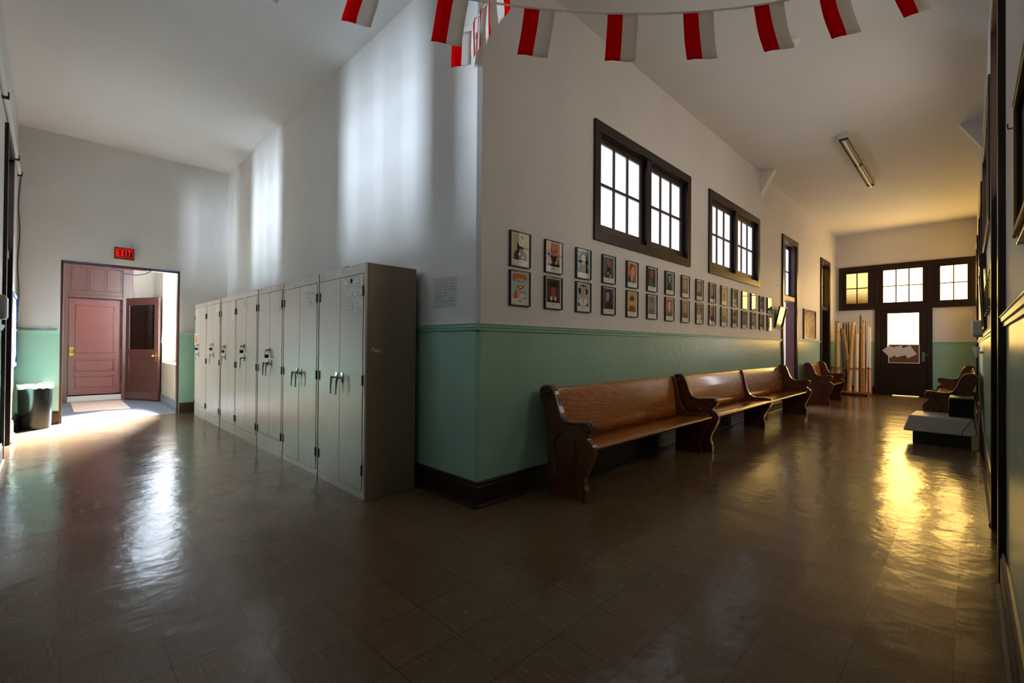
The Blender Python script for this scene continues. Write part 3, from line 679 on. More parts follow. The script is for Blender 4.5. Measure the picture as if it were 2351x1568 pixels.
# ------------------------------------------------------------------ framed portraits
def ell(cx,cz,rx,rz,n=20,a0=0,a1=2*PI): return [(cx+rx*math.cos(a0+(a1-a0)*i/n),cz+rz*math.sin(a0+(a1-a0)*i/n)) for i in range(n if a1-a0>6.2 else n+1)]
_pm={}
def pm(rgb):
    if rgb not in _pm: _pm[rgb]=plain('print_ink_%02x%02x%02x'%rgb,rgb,.7,noise=.06,ns=40,spec=.2)
    return _pm[rgb]
PW,PH=.252,.305
def portrait(x,z,spec,label,row_group,wallc=0,sgn=-1,rot=0):
    """spec: bg,coat,skin,hair,style"""
    bg,coat,skin,hair,style=spec
    r=empty('framed_portrait',(x,wallc,z),label,'picture',row_group); r.rotation_euler=(0,0,rot)
    m=MB(); P=lambda u,zz,t:(u,t,zz)
    frame_rects(m,P,-PW/2,PW/2,0,PH,.007,-.024,-.002); m.build('picture_frame',M['black'],r)
    inks=[(228,227,212),bg,coat,skin,hair,(30,24,22),(235,228,214),(150,50,44),(70,96,130),(206,120,50)]
    m=MB(); m.box(-PW/2+.006,PW/2-.006,-.010,-.004,.006,PH-.006,0)
    lay=[0]
    def flat(poly,mi):
        lay[0]+=1; y=-.010-.0002*lay[0]
        m.add([(u,y,zz) for u,zz in poly],[list(range(len(poly)))],mi)
    flat([(-.098,.062),(.098,.062),(.098,PH-.022),(-.098,PH-.022)],1)
    def F(poly,mi):   # panel coordinates 0..1
        flat([(-.098+.196*max(0,min(1,u)),.0622+.2205*max(0,min(1,v))) for u,v in poly],mi)
    def E(cx,cy,rx,ry,mi,a0=0,a1=2*PI,n=18): F(ell(cx,cy,rx,ry,n,a0,a1),mi)
    def face(cx,cy,rx,ry,jaw=.8,mi=3):
        F([(cx-rx,cy+ry*.2),(cx-rx*.9,cy+ry*.7),(cx-rx*.5,cy+ry),(cx+rx*.5,cy+ry),(cx+rx*.9,cy+ry*.7),(cx+rx,cy+ry*.2),(cx+rx*jaw,cy-ry*.5),(cx+rx*.35,cy-ry),(cx-rx*.35,cy-ry),(cx-rx*jaw,cy-ry*.5)],mi)
    def marks(cx,cy,rx,ry,k=1):
        for s_ in (-1,1):
            E(cx+s_*rx*.42,cy+ry*.22,rx*.17*k,ry*.06*k,5,n=8)
            F([(cx+s_*rx*.18,cy+ry*.36),(cx+s_*rx*.7,cy+ry*.42),(cx+s_*rx*.7,cy+ry*.48),(cx+s_*rx*.18,cy+ry*.43)],5)
        F([(cx-rx*.03,cy+ry*.15),(cx+rx*.12,cy-ry*.2),(cx-rx*.12,cy-ry*.22)],4)
        E(cx,cy-ry*.5,rx*.3,ry*.06,7,n=8)
    def coatp(cx,top,w,mi=2): F([(cx-w,0),(cx-w*.92,top*.55),(cx-w*.5,top*.9),(cx-w*.15,top),(cx+w*.15,top),(cx+w*.5,top*.9),(cx+w*.92,top*.55),(cx+w,0)],mi)
    if style=='bald':
        coatp(.5,.44,.42); F([(.08,0),(.2,.3),(.26,.42),(.2,0)],8); F([(.92,0),(.8,.3),(.72,.4),(.8,0)],8)
        F([(.3,.62),(.3,.42),(.42,.36),(.55,.34),(.68,.40),(.72,.52),(.62,.5),(.5,.46),(.4,.56)],5)
        face(.5,.72,.19,.24); F([(.31,.7),(.31,.55),(.42,.46),(.58,.46),(.66,.54),(.56,.55),(.44,.55),(.36,.66)],4); E(.62,.9,.09,.05,4); marks(.52,.74,.17,.2)
        E(.42,.22,.05,.07,6); E(.66,.1,.06,.07,6)
    elif style=='stripes':
        coatp(.5,.4,.46,6)
        for k in range(5):
            for s_ in (-1,1): F([(.5+s_*(.2+.05*k),.08),(.5+s_*(.225+.05*k),.08),(.5+s_*(.205+.04*k),.33),(.5+s_*(.19+.04*k),.33)],5)
        F([(.06,.02),(.94,.02),(.94,.12),(.06,.12)],5)
        F([(.26,.44),(.42,.5),(.58,.5),(.76,.44),(.62,.2),(.56,0),(.44,0),(.38,.2)],2)
        F([(.4,.62),(.6,.62),(.62,.46),(.38,.46)],3); E(.5,.72,.22,.13,4,PI,2*PI); E(.5,.78,.2,.17,3); F([(.05,.6),(.13,.75),(.2,.6),(.26,.42),(.12,.35)],8); F([(.72,.5),(.95,.42),(.97,.46),(.76,.54)],3)
    elif style=='curly':
        for (a,b,c) in ((.5,.78,.26),(.28,.66,.15),(.72,.66,.15),(.24,.5,.14),(.77,.5,.14),(.38,.88,.12),(.62,.88,.12),(.3,.4,.12),(.72,.4,.12)): E(a,b,c,c*.85,4,n=12)
        coatp(.5,.42,.4); F([(.4,.5),(.6,.5),(.62,.34),(.38,.34)],2); face(.5,.6,.17,.22); marks(.5,.6,.17,.22)
    elif style=='profile':
        F([(.34,.5),(.22,.66),(.26,.86),(.42,.97),(.62,.93),(.7,.8),(.6,.7),(.5,.55)],4)
        F([(.3,.3),(.34,.62),(.44,.8),(.6,.86),(.7,.74),(.7,.62),(.8,.5),(.7,.46),(.7,.36),(.6,.28),(.52,.24)],3)
        coatp(.36,.4,.42); F([(.36,.4),(.56,.28),(.5,.0),(.44,0)],6); F([(.6,.68),(.72,.7),(.72,.73),(.6,.71)],5); E(.64,.63,.03,.015,5,n=8); E(.67,.4,.05,.012,7,n=8)
    elif style=='beard':
        coatp(.5,.34,.46); E(.5,.6,.36,.4,4); face(.52,.62,.24,.3); F([(.28,.5),(.34,.3),(.5,.2),(.68,.28),(.76,.5),(.64,.44),(.52,.48),(.4,.44)],4); marks(.52,.64,.24,.28,.9)
        F(ell(.42,.7,.09,.05,10),5); F(ell(.62,.7,.09,.05,10),5); F(ell(.42,.7,.07,.035,10),3); F(ell(.62,.7,.07,.035,10),3)
    elif style=='bob':
        E(.5,.74,.26,.24,4); F([(.24,.74),(.2,.44),(.34,.42),(.66,.42),(.8,.44),(.76,.74)],4)
        coatp(.5,.4,.38); F([(.42,.5),(.58,.5),(.6,.36),(.4,.36)],2); face(.5,.66,.16,.22); marks(.5,.66,.16,.22); E(.5,.88,.17,.08,4,0,PI)
    elif style=='turban':
        coatp(.46,.4,.36); F([(.34,.4),(.64,.4),(.62,0),(.36,0)],6); 
        for k in range(3): F([(.42+.06*k,.34),(.45+.06*k,.34),(.45+.06*k,.1),(.42+.06*k,.1)],8)
        face(.52,.62,.24,.24); E(.18,.62,.05,.08,3)
        F([(.28,.6),(.3,.46),(.44,.36),(.6,.36),(.76,.46),(.78,.6),(.68,.5),(.6,.52),(.52,.55),(.44,.52),(.36,.5)],4); E(.52,.46,.09,.03,6)
        F([(.0,.84),(.1,.97),(.4,.99),(.8,.96),(.97,.86),(.9,.74),(.6,.8),(.3,.78),(.12,.66),(.02,.74)],9)
        for s_ in (-1,1): E(.52+s_*.12,.68,.075,.045,5,n=10); E(.52+s_*.12,.68,.06,.034,3,n=10); E(.52+s_*.12,.68,.02,.018,5,n=8)
        E(.62,.12,.16,.1,6)
    elif style=='hat':
        E(.5,.52,.24,.3,4); coatp(.5,.2,.44); F([(.26,.14),(.34,.3),(.5,.14),(.66,.3),(.74,.14),(.6,.02),(.4,.02)],6); E(.5,.04,.16,.1,2)
        F([(.38,.3),(.62,.3),(.58,.14),(.42,.14)],3); face(.5,.48,.2,.24,.75); marks(.5,.48,.2,.24)
        F([(.24,.66),(.76,.66),(.82,.92),(.66,.86),(.54,.97),(.46,.84),(.2,.9)],5)
    elif style=='open':
        coatp(.5,.3,.46); F([(.1,.2),(.26,.34),(.4,.36),(.5,.1),(.6,.36),(.76,.34),(.9,.2),(.74,.02),(.26,.02)],6); F([(.42,.42),(.58,.42),(.56,.2),(.5,.06),(.44,.2)],3)
        E(.22,.68,.13,.14,4); E(.78,.68,.13,.14,4); E(.5,.88,.26,.1,4); face(.5,.66,.23,.3,.72); marks(.5,.68,.22,.28); F([(.38,.93),(.5,.86),(.62,.93),(.5,.98)],4)
    elif style=='long':
        E(.5,.72,.28,.24,4); F([(.24,.72),(.36,.3),(.7,.26),(.8,.5),(.78,.74)],4); coatp(.54,.32,.42); face(.42,.58,.18,.24,.7); marks(.41,.58,.17,.24,1.1); F([(.4,.9),(.28,.7),(.34,.82)],4); F([(.3,.42),(.42,.34),(.52,.42),(.42,.38)],4)
    elif style=='mushroom':
        coatp(.5,.36,.38); F([(.44,.42),(.56,.42),(.54,.3),(.46,.3)],3); face(.5,.52,.15,.17); marks(.5,.5,.15,.17); E(.5,.64,.25,.2,4,0,PI); F([(.25,.64),(.75,.64),(.72,.56),(.62,.6),(.5,.57),(.38,.6),(.28,.56)],4)
    else:
        coatp(.5,.34,.44)
        if style=='suit': F([(.4,.34),(.6,.34),(.5,.06)],6); F([(.48,.3),(.52,.3),(.53,.1),(.5,.05),(.47,.1)],5)
        F([(.42,.42),(.58,.42),(.58,.3),(.42,.3)],3); E(.5,.7,.23,.23,4); face(.5,.6,.2,.26); marks(.5,.6,.2,.26)
    # caption lines
    for (a,b,zz) in ((-.03,.03,.045),(-.02,.018,.037),(-.09,-.06,.02)): flat([(a,zz),(b,zz),(b,zz+.0022),(a,zz+.0022)],5)
    m.build('print',[pm(i) for i in inks],r)
    m=MB(); m.quad((-PW/2+.007,-.0215,.007),(PW/2-.007,-.0215,.007),(PW/2-.007,-.0215,PH-.007),(-PW/2+.007,-.0215,PH-.007)); m.build('glass',M['glass'],r)
    return r
K=(22,20,20)
TOP=[((206,196,140),(88,48,52),(222,200,164),(60,52,52),'bald'),((214,150,120),(40,34,32),(214,140,116),(52,44,40),'stripes'),((104,170,196),(44,28,28),(206,208,140),(28,22,22),'curly'),((92,106,106),(52,46,52),(198,92,70),(60,50,44),'bald'),((206,96,56),(54,58,60),(208,164,128),(96,56,40),'profile'),((56,62,40),(52,76,60),(152,72,48),(50,30,22),'beard'),((104,140,140),(70,44,24),(176,172,110),(40,28,24),'bob'),((160,132,104),(126,96,76),(196,168,140),(120,88,66),'suit')]
BOT=[((176,204,198),(206,106,54),(196,204,180),(196,110,52),'turban'),((92,60,34),(30,26,26),(172,84,58),(26,22,22),'hat'),((160,196,206),(76,74,46),(222,176,136),(32,22,20),'open'),((84,74,86),(48,46,34),(196,150,130),(26,22,22),'long'),((206,170,104),(120,84,60),(214,190,146),(92,74,46),'mushroom'),((150,146,144),(120,96,92),(170,120,104),(80,60,54),'short'),((190,110,96),(90,84,90),(220,190,176),(120,60,50),'suit'),((150,124,98),(112,84,56),(196,176,104),(120,92,64),'short')]
NT_=['yellowish print of a bald bearded figure in a maroon coat','salmon print of a round pink head above striped shoulders','blue print of a pale face under a big mass of dark curls','slate grey print of a red bald head','orange print of a brown haired head in profile','dark green print of a ruddy bearded face','teal print of a green tinged face with a dark bob','faded tan print of a suited figure']
NB_=['pale blue print of a figure in an orange turban and robe','brown print of a long red face under a black hat','light blue print of a face with dark side curls and open collar','dark purple print of a pale face with long black hair','tan print of a small face under a mop of brown hair','grey print of a pinkish face','rose print of a figure with white shirt front','tan print of a yellowish head']
PX=[.472,.925,1.396,1.857,2.327,2.797,3.267,3.741,4.21,4.66,5.125,5.594,6.075,6.545,7.02,7.53]
PX=[.472+.4685*i if i>3 else p for i,p in enumerate(PX)]
ordn=['first','second','third','fourth','fifth','sixth','seventh','eighth','ninth','tenth','eleventh','twelfth','thirteenth','fourteenth','fifteenth','sixteenth']
far_styles=['short','suit','bald','open','long','beard','mushroom','bob']
for i,x in enumerate(PX):
    if i<8: ts,bs=TOP[i],BOT[i]; lt=NT_[i]+', upper row'; lb=NB_[i]+', lower row'
    else:
        random.seed(100+i); g=lambda a,b: random.randint(a,b)
        ts=((g(120,170),g(110,140),g(80,110)),(g(60,100),g(50,80),g(40,60)),(g(180,205),g(150,175),g(120,140)),(g(50,90),g(40,60),g(30,45)),far_styles[i%8])
        bs=((g(120,180),g(110,150),g(80,120)),(g(60,100),g(50,80),g(40,60)),(g(180,205),g(140,165),g(110,130)),(g(50,90),g(40,60),g(30,45)),far_styles[(i+3)%8])
        lt='small black framed portrait, %s from the wall corner in the upper row'%ordn[i]; lb='small black framed portrait, %s from the wall corner in the lower row'%ordn[i]
    dz=-.0035*x
    portrait(x,1.978+dz,ts,lt,'portraits in the upper row'); portrait(x,1.641+dz,bs,lb,'portraits in the lower row')
for i,x in enumerate((2.68,3.14,3.60,4.06,4.52)):
    random.seed(300+i); g=lambda a,b: random.randint(a,b)
    sp=((g(120,180),g(110,150),g(80,120)),(60,50,44),(190,150,120),(50,40,34),far_styles[(i*3)%8])
    portrait(x,1.645,sp,'small black framed portrait on the right hand wall, %s beyond the door casing'%ordn[i],'portraits on the right hand wall',YR,1,PI)

# wide glazed frame, tilted, half behind the door casing
g1=empty('glazed_picture',(8.10,0,1.685),'small wide glazed picture beside the first corridor door, tilted off the wall','picture')
m=MB(); frame_rects(m,lambda u,z,t:(u,t-.09*(z/.43),z),-.255,.245,0,.43,.014,-.03,-.003); m.build('picture_frame',M['black'],g1)
m=MB(); m.quad((-.24,-.012,.014),(.23,-.012,.014),(.23,-.10,.416),(-.24,-.10,.416)); m.build('print',plain('grey_green_print',(120,128,104),.12,noise=.2,ns=10),g1)
g2=empty('abstract_painting',(10.70,0,1.50),'busy brown and orange abstract painting in a wooden frame above the short pew','painting')
m=MB(); frame_rects(m,lambda u,z,t:(u,t,z),-.58,.58,0,.715,.03,-.035,-.002); m.build('picture_frame',M['doorwood'],g2)
def abstract():
    t=NT('abstract_paint'); o=t.obj(); v=t.new('ShaderNodeTexVoronoi'); v.inputs['Scale'].default_value=9; t.l(t.scale(o,(1,1,.6)),v.inputs['Vector'])
    n=t.noise(o,7,4,.7); cr=t.new('ShaderNodeValToRGB'); t.l(n,cr.inputs[0]); e=cr.color_ramp.elements
    e[0].position=.3; e[0].color=s2l((36,32,30)); e[1].position=.75; e[1].color=s2l((190,180,160))
    for p_,c_ in ((.42,(84,70,58)),(.5,(150,120,90)),(.58,(196,120,40)),(.64,(110,104,104))): k=e.new(p_); k.color=s2l(c_)
    t.bsdf(t.mix(t.mapr(v.outputs['Distance'],0,.5,.6,0),cr.outputs[0],s2l((40,36,34))),.25,0,None,0,.1,.5); return t.mat
MB().box(-.555,.555,-.02,-.006,.025,.69).build('canvas',abstract(),g2)
MB().quad((-.553,-.024,.027),(.553,-.024,.027),(.553,-.024,.688),(-.553,-.024,.688)).build('glass',M['glass'],g2)

# gilded picture on the right hand wall near the camera
g3=empty('gilded_picture',(-.58,YR,1.67),'heavy dark picture with gilded moulding hanging on the right hand wall nearest us','picture')
m=MB(); Pq=lambda u,z,t:(u,t,z)
frame_rects(m,Pq,-.62,.62,0,.52,.05,.002,.022); m.build('picture_frame',M['blackgloss'],g3,.003)
m=MB(); frame_rects(m,Pq,-.585,.585,.035,.485,.018,.022,.030)
for k in range(60): 
    for zz in (.026,.494): m.lathe([(.001,.033),(.006,.03),(.007,.024)],(-.59+.02*k,0,zz),6,ax='y',cap=False)
m.build('gilded_beading',M['gold'],g3)
MB().box(-.57,.57,.004,.012,.05,.47).build('canvas',plain('dark_varnished_canvas',(40,38,32),.2,noise=.3,ns=6),g3)

# ------------------------------------------------------------------ bunting
def flagmesh(w,h,seed,ph=0):
    m=MB(); n=8; rng=random.Random(seed); a=rng.uniform(.25,1)*.012; f=rng.uniform(.5,1.2); sk=rng.uniform(-.06,.06)
    vs=[]
    for j in range(n+1):
        v=j/n
        for i in range(5):
            u=i/4; vs.append(((u-.5)*w+sk*h*v*v, a*math.sin(f*PI*v*1.6+ph)*v+.006*math.sin(u*PI*2+v*3)*v, -v*h))
    m.add(vs,[],0)
    for j in range(n):
        for i in range(4): m.f.append([j*5+i,j*5+i+1,(j+1)*5+i+1,(j+1)*5+i]); m.m.append(0 if i<2 else 1); m.sm.append(True)
    return m
def add_flag(root,origin,p,direc,w,h,seed,sw=False,lean=0):
    m=flagmesh(w,h,seed); o=m.build('flag',[M['red'],M['cloth']] if not sw else [M['cloth'],M['red']],root)
    x=Vector(direc).normalized(); z=Vector((0,0,1)); z=(z-x*z.dot(x)*1.0).normalized() ; y=z.cross(x)
    R=Matrix((x,y,z)).transposed().to_4x4(); R.translation=Vector(p)-Vector(origin); o.matrix_local=R
    so=o.modifiers.new('thick','SOLIDIFY'); so.thickness=.001
    return o
S1=[(-2.112,.583,3.754),(-1.937,.408,3.675),(-1.763,.233,3.598),(-1.588,.059,3.524),(-1.413,-.116,3.456),(-1.239,-.291,3.392),(-1.064,-.466,3.335),(-.89,-.64,3.285),(-.715,-.815,3.244),(-.541,-.99,3.211),(-.367,-1.165,3.189),(-.193,-1.34,3.177),(-.019,-1.514,3.177),(.155,-1.689,3.19),(.329,-1.864,3.216),(.502,-2.039,3.257),(.675,-2.213,3.313),(.848,-2.388,3.385),(1.021,-2.563,3.475),(1.194,-2.738,3.583),(1.366,-2.913,3.71)]
S1=[(-2.77,1.24,4.08),(-2.45,.92,3.92)]+S1
F1=[((-1.528,-.001,3.5),.29),((-1.16,-.37,3.366),.24),((-.816,-.714,3.267),.179),((-.473,-1.058,3.201),.104),((-.141,-1.392,3.176),.017),((.16,-1.694,3.19),-.073),((.441,-1.977,3.241),-.167),((.696,-2.234,3.321),-.261),((.962,-2.504,3.443),-.368)]
def bunting(pts,label,w=.022):
    o0=pts[len(pts)//2]; r=empty('bunting',o0,label,'bunting','red and white flag bunting under the ceiling')
    m=MB()
    for i in range(len(pts)-1):
        a=Vector(pts[i])-Vector(o0); b=Vector(pts[i+1])-Vector(o0); u=Vector((0,0,w/2)); d=(b-a).normalized(); s_=d.cross(Vector((0,0,1))).normalized()*.001
        m.add([a-u-s_,b-u-s_,b+u-s_,a+u-s_,a-u+s_,b-u+s_,b+u+s_,a+u+s_],[(0,1,2,3),(7,6,5,4),(0,4,5,1),(3,2,6,7)])
    m.build('tape',M['cloth'],r); return r,o0
r1,o0=bunting(S1,'long bunting of nine red and white flags hanging across the whole corridor junction',.012)
ax=Vector((.705268,-.708901,0)).normalized()
for k,(p,s_) in enumerate(F1):
    d=ax+Vector((0,0,-1))*s_
    add_flag(r1,o0,(p[0],p[1],p[2]),d,.172,.272,k+5)
S2=[(-.50,-.86,3.58),(-.376,-.594,3.636),(-.282,-.405,3.694),(-.192,-.213,3.747),(-.150,-.069,3.764),(-.11,.108,3.80),(-.02,.20,3.84)]
r2,o1=bunting(S2,'short second bunting seen edge on, running to the wall corner','.0'and .010)
for k,(p,d) in enumerate((((-.43,-.71,3.61),(.30,.9,0)),((-.29,-.42,3.685),(.52,.80,0)),((-.20,-.225,3.74),(.55,.80,0)),((-.145,-.085,3.758),(.50,.82,0)),((-.115,.085,3.79),(-.35,.6,0)))):
    add_flag(r2,o1,p,d,.17,.265,k+40,sw=(k==4))
tag(MB().tube([(.0,.07,3.79),(-.05,.07,3.79),(-.052,.07,3.80)],.004,6).build('wall_nail',M['darkmetal']),'bent nail high on the wall corner behind the flags','nail')

# ------------------------------------------------------------------ ceiling fittings
cl=empty('ceiling_light',(7.5,-1.42,H),'unlit two tube fluorescent batten along the corridor ceiling','light')
m=MB(); m.prism([(-.06,0),(-.06,-.075),(-.045,-.09),(.045,-.09),(.06,-.075),(.06,0)],lambda u,v,t:(t,u,v),-1.42,1.42); m.build('light_body',M['offwhite'],cl,.003)
m=MB()
for a,b in ((-.055,-.052),(.052,.055)): m.box(-1.40,1.40,a,b,-.115,-.07)
for x in (-1.40,-.01,1.38): m.box(x,x+.015,-.055,.055,-.115,-.07)
m.build('reflector_side',M['darkmetal'],cl)
for a,b in ((-1.37,-.03),(.03,1.47)): MB().tube([(a,0,-.115),(b,0,-.115)],.017,12).build('fluorescent_tube',M['white'],cl)
sd=empty('smoke_detector',(3.155,-1.438,H),'round white smoke detector on the corridor ceiling beside a hanging flag','smoke detector')
MB().lathe([(.075,0),(.075,-.012),(.06,-.03),(.035,-.045),(.001,-.047)],(0,0,0),28).build('detector_body',M['white'],sd)
MB().lathe([(.025,-.044),(.03,-.05),(.02,-.055)],(0,0,0),16).build('detector_sensor',M['greyplastic'],sd)
for nm,y,s_,lb in (('ceiling_bracket',0,-1,'white triangular plaster bracket where the ceiling meets the picture wall'),('ceiling_bracket',YR,1,'white triangular plaster bracket where the ceiling meets the right hand wall')):
    m=MB(); m.prism([(0,0),(.24,0),(0,-.42)],lambda u,v,t:(t,y+s_*u,H+v),6.95,7.11); tag(m.build(nm,M['ceil']),lb,'bracket')

# ------------------------------------------------------------------ rack of rolled maps
rk=empty('map_rack',(13.22,-.48,0),'orange pine rack holding tall rolled maps beside the far door','rack')
rx=lambda m,x0,x1,y0,y1,z0,z1:m.box(x0-13.22,x1-13.22,y0+.48,y1+.48,z0,z1)
for (x,y) in ((13.0,-.90),(13.0,-.09),(13.44,-.90),(13.44,-.09)):
    m=MB(); rx(m,x-.02,x+.02,y,y+.045,0,.78); m.build('leg',M['orangewood'],rk,.003)
for z in (.73,.085):
    for b in ((12.98,13.02,-.9,-.045),(13.42,13.46,-.9,-.045),(12.98,13.46,-.905,-.865),(12.98,13.46,-.085,-.045)):
        m=MB(); rx(m,b[0]-.002,b[1]+.002,b[2]-.002,b[3]+.002,z,z+.025); m.build('rail',M['orangewood'],rk,.002)
m=MB(); rx(m,13.0,13.44,-.89,-.05,.05,.06); m.build('bottom_board',M['orangewood'],rk)
m_tan=plain('tan_map_linen',(240,192,110),.6,noise=.12,ns=14); m_cr=plain('cream_map_paper',(246,224,182),.6,noise=.1,ns=14); m_wh=plain('pale_map_paper',(214,206,190),.6,noise=.08,ns=14); m_br=plain('brown_map_cloth',(120,84,48),.7,noise=.2,ns=14); m_dk=plain('olive_map_cloth',(104,92,70),.7,noise=.2,ns=14)
RO=[(13.30,-.10,1.685,-.115,.024,m_wh,'thin pale roll leaning at the left edge of the map rack',0),
(13.1,-.166,1.99,-.179,.056,m_tan,'thick tan rolled map with two black knobs at the left of the rack',2),
(13.12,-.255,1.83,-.337,.028,m_br,'slim brown rolled map second from the left in the rack',0),
(13.2,-.30,1.813,-.47,.036,m_cr,'cream rolled map leaning to the right in the rack',0),
(13.35,-.272,1.968,-.275,.026,m_dk,'leftmost of three olive rolled maps at the back of the rack',1),
(13.4,-.331,1.969,-.335,.026,m_dk,'middle one of three olive rolled maps at the back of the rack',1),
(13.38,-.388,1.967,-.395,.024,m_dk,'rightmost of three olive rolled maps at the back of the rack',1),
(13.08,-.53,1.997,-.441,.055,m_tan,'widest tan rolled map, leaning left, at the front middle of the rack',0),
(13.35,-.538,1.869,-.528,.019,m_br,'thin brown roll behind the widest tan map in the rack',1),
(13.07,-.612,1.676,-.605,.048,m_cr,'short thick cream rolled map in the middle of the rack',0),
(13.3,-.67,2.157,-.654,.03,m_dk,'tallest roll in the rack, olive with a black tip',1),
(13.2,-.69,1.733,-.655,.028,m_br,'brown roll with an orange top in the rack',3),
(13.09,-.755,1.98,-.745,.040,m_tan,'golden rolled map with a long black stick at its top',1),
(13.3,-.772,2.026,-.774,.013,M['black'],'thin black pole in the map rack',0),
(13.15,-.85,1.891,-.812,.022,m_wh,'slim white roll near the right end of the rack',0),
(13.33,-.855,1.859,-.85,.036,m_wh,'thick white roll at the right end of the rack',0),
(13.25,-.80,1.064,-.85,.022,m_wh,'short white roll low at the right end of the rack',0)]
for (x,y1,z1,y0,rad,mt,lb,kn) in RO:
    r=empty('rolled_map',(x,y0,.062),lb,'rolled map','rolled maps standing in the rack')
    d=Vector((0,y1-y0,z1-.062)); L=d.length
    m=MB(); n=10
    m.tube([tuple(d*(i/n)) for i in range(n+1)],[rad*(1.12-.25*i/n) for i in range(n+1)],14); m.build('rolled_sheet',mt,r)
    if kn in(1,2):
        for s_ in ((-.5,.5) if kn==2 else (0,)):
            b=d+Vector((0,s_*rad*1.1,0)); MB().tube([tuple(b),tuple(b+Vector((0,0,.055)))],[.012,.014],8).build('black_knob',M['black'],r)
    if kn==3: MB().tube([tuple(d*.985),tuple(d*1.005)],[rad*.93,rad*.9],14).build('orange_cap',plain('orange_tape',(220,90,30),.5),r)
    if kn!=0: MB().tube([tuple(d*.86),tuple(d*.866)],[rad*.96,rad*.96],14).build('binding_tape',M['darkmetal'],r)

# ------------------------------------------------------------------ exit sign
ex=empty('exit_sign',(-1.54,YB,2.80),'red glowing exit sign in a clear guard above the vestibule doorway','sign')
MB().box(-.115,.115,-.045,-.002,-.085,.085).build('sign_box',plain('olive_brown_sign_metal',(96,70,30),.5),ex,.004)
MB().box(-.10,.10,-.048,-.045,-.065,.07).build('sign_face',plain('dark_sign_face',(20,4,3),.5),ex)
er=emit('red_sign_glow',(255,22,6),1.15)
m=MB(); frame_rects(m,lambda u,z,t:(u,t,z),-.113,.113,-.075,.078,.007,-.052,-.048)
bars={'E':[(0,.016,0,.11),(0,.040,0,.022),(0,.036,.044,.066),(0,.040,.088,.11)],'I':[(0,.016,0,.11)],'T':[(0,.044,.088,.11),(.014,.030,0,.11)]}
def letter(ch,x):
    if ch=='X':
        for a,b in ((0,.034),(.034,0)):
            m.add([(x+a-.002,-.051,-.053),(x+a+.016,-.051,-.053),(x+b+.016,-.051,.057),(x+b-.002,-.051,.057)],[(0,1,2,3)])
    else:
        for a,b,c,d in bars[ch]: m.add([(x+a,-.051,-.053+c),(x+b,-.051,-.053+c),(x+b,-.051,-.053+d),(x+a,-.051,-.053+d)],[(0,1,2,3)])
for ch,x in zip('EXIT',(-.098,-.048,.016,.048)): letter(ch,x)
m.build('lettering',er,ex)
m=MB(); frame_rects(m,lambda u,z,t:(u,t,z),-.135,.135,-.11,.10,.006,-.07,-.002); m.build('clear_guard',M['greyplastic'],ex)

# ------------------------------------------------------------------ left wall things
tr=empty('waste_bin',(-2.555,7.09,0),'black half round waste bin with a white liner beside the vestibule doorway','bin')
m=MB(); seg=28; vs=[]
def binring(z,s_): return [(.185*s_*math.cos(a), .17*s_*math.sin(a)*(1 if math.sin(a)<0 else .9), z) for a in [2*PI*i/seg for i in range(seg)]]
rings=[(0,.92),(.02,.94),(.60,1.0),(.64,1.03),(.648,1.03),(.648,.97),(.1,.88),(.05,.5)]
for z,s_ in rings: vs+=binring(z,s_)
m.add(vs,[(i*seg+k,i*seg+(k+1)%seg,(i+1)*seg+(k+1)%seg,(i+1)*seg+k) for i in range(len(rings)-1) for k in range(seg)],0,True); m.add(vs[:seg],[list(range(seg))]); m.add(vs[-seg:],[list(range(seg))])
m.build('bin_body',M['blackgloss'],tr)
m=MB(); vs=[]; random.seed(5); n=seg
jit=[random.uniform(-.008,.016) for _ in range(seg)]
for z,s_ in ((.60,1.045),(.635,1.055),(.668,1.04),(.655,.99),(.3,.93)):
    vs+=[(p[0],p[1],p[2]+(jit[i] if z<.66 else jit[i]*.5)) for i,p in enumerate(binring(z,s_))]
m.add(vs,[(i*seg+k,i*seg+(k+1)%seg,(i+1)*seg+(k+1)%seg,(i+1)*seg+k) for i in range(4) for k in range(seg)],0,True); m.build('bin_liner',M['white'],tr)
bb=empty('notice_board',(XL,6.55,1.45),'blue framed notice board covered with papers on the left wall above the bin','board')
m=MB(); frame_rects(m,lambda u,z,t:(t,u,z),-.62,.62,-.5,.5,.045,.002,.028); m.build('board_frame',plain('blue_board_frame',(30,84,150),.4),bb)
MB().box(.003,.014,-.58,.58,-.46,.46).build('board_backing',plain('pale_blue_board',(150,190,214),.7),bb)
random.seed(11)
for k in range(8):
    y=6.1+.26*(k%4); z=1.62-(k//4)*.36; hh=.32+.1*random.random()
    o=MB().box(0,.002,-.115,.115,-hh/2,hh/2).build('pinned_paper',[M['paper'],M['papergrey']][k%2]); o.location=(XL+.017+.002*(k%3),y,z)
    tag(o,'white paper pinned on the blue notice board, %s from the left in its %s row'%(ordn[k%4],'upper' if k<4 else 'lower'),'paper','papers pinned on the notice board')
bx=empty('wall_box',(XL,3.55,1.60),'plain rounded offwhite box mounted on the left wall at the edge of view','box')
MB().box(0,.085,-.16,.16,-.1,.12).build('box_body',M['greyplastic'],bx,.015)
MB().box(.086,.09,-.12,.12,-.08,.10).build('box_cover',M['offwhite'],bx,.004)
cd=MB(); cd.tube([(XL+.0215,2.3,3.80),(XL+.0215,5.0,3.80),(XL+.0215,7.34,3.80)],.021,10)
c1=cd.build('cable_conduit',M['white']); tag(c1,'long grey white cable conduit running along the left wall above the door','conduit')
for y in (4.15,6.4,7.25): MB().box(XL,XL+.052,y-.01,y+.01,3.76,3.83).build('conduit_clip',M['darkmetal'],c1)
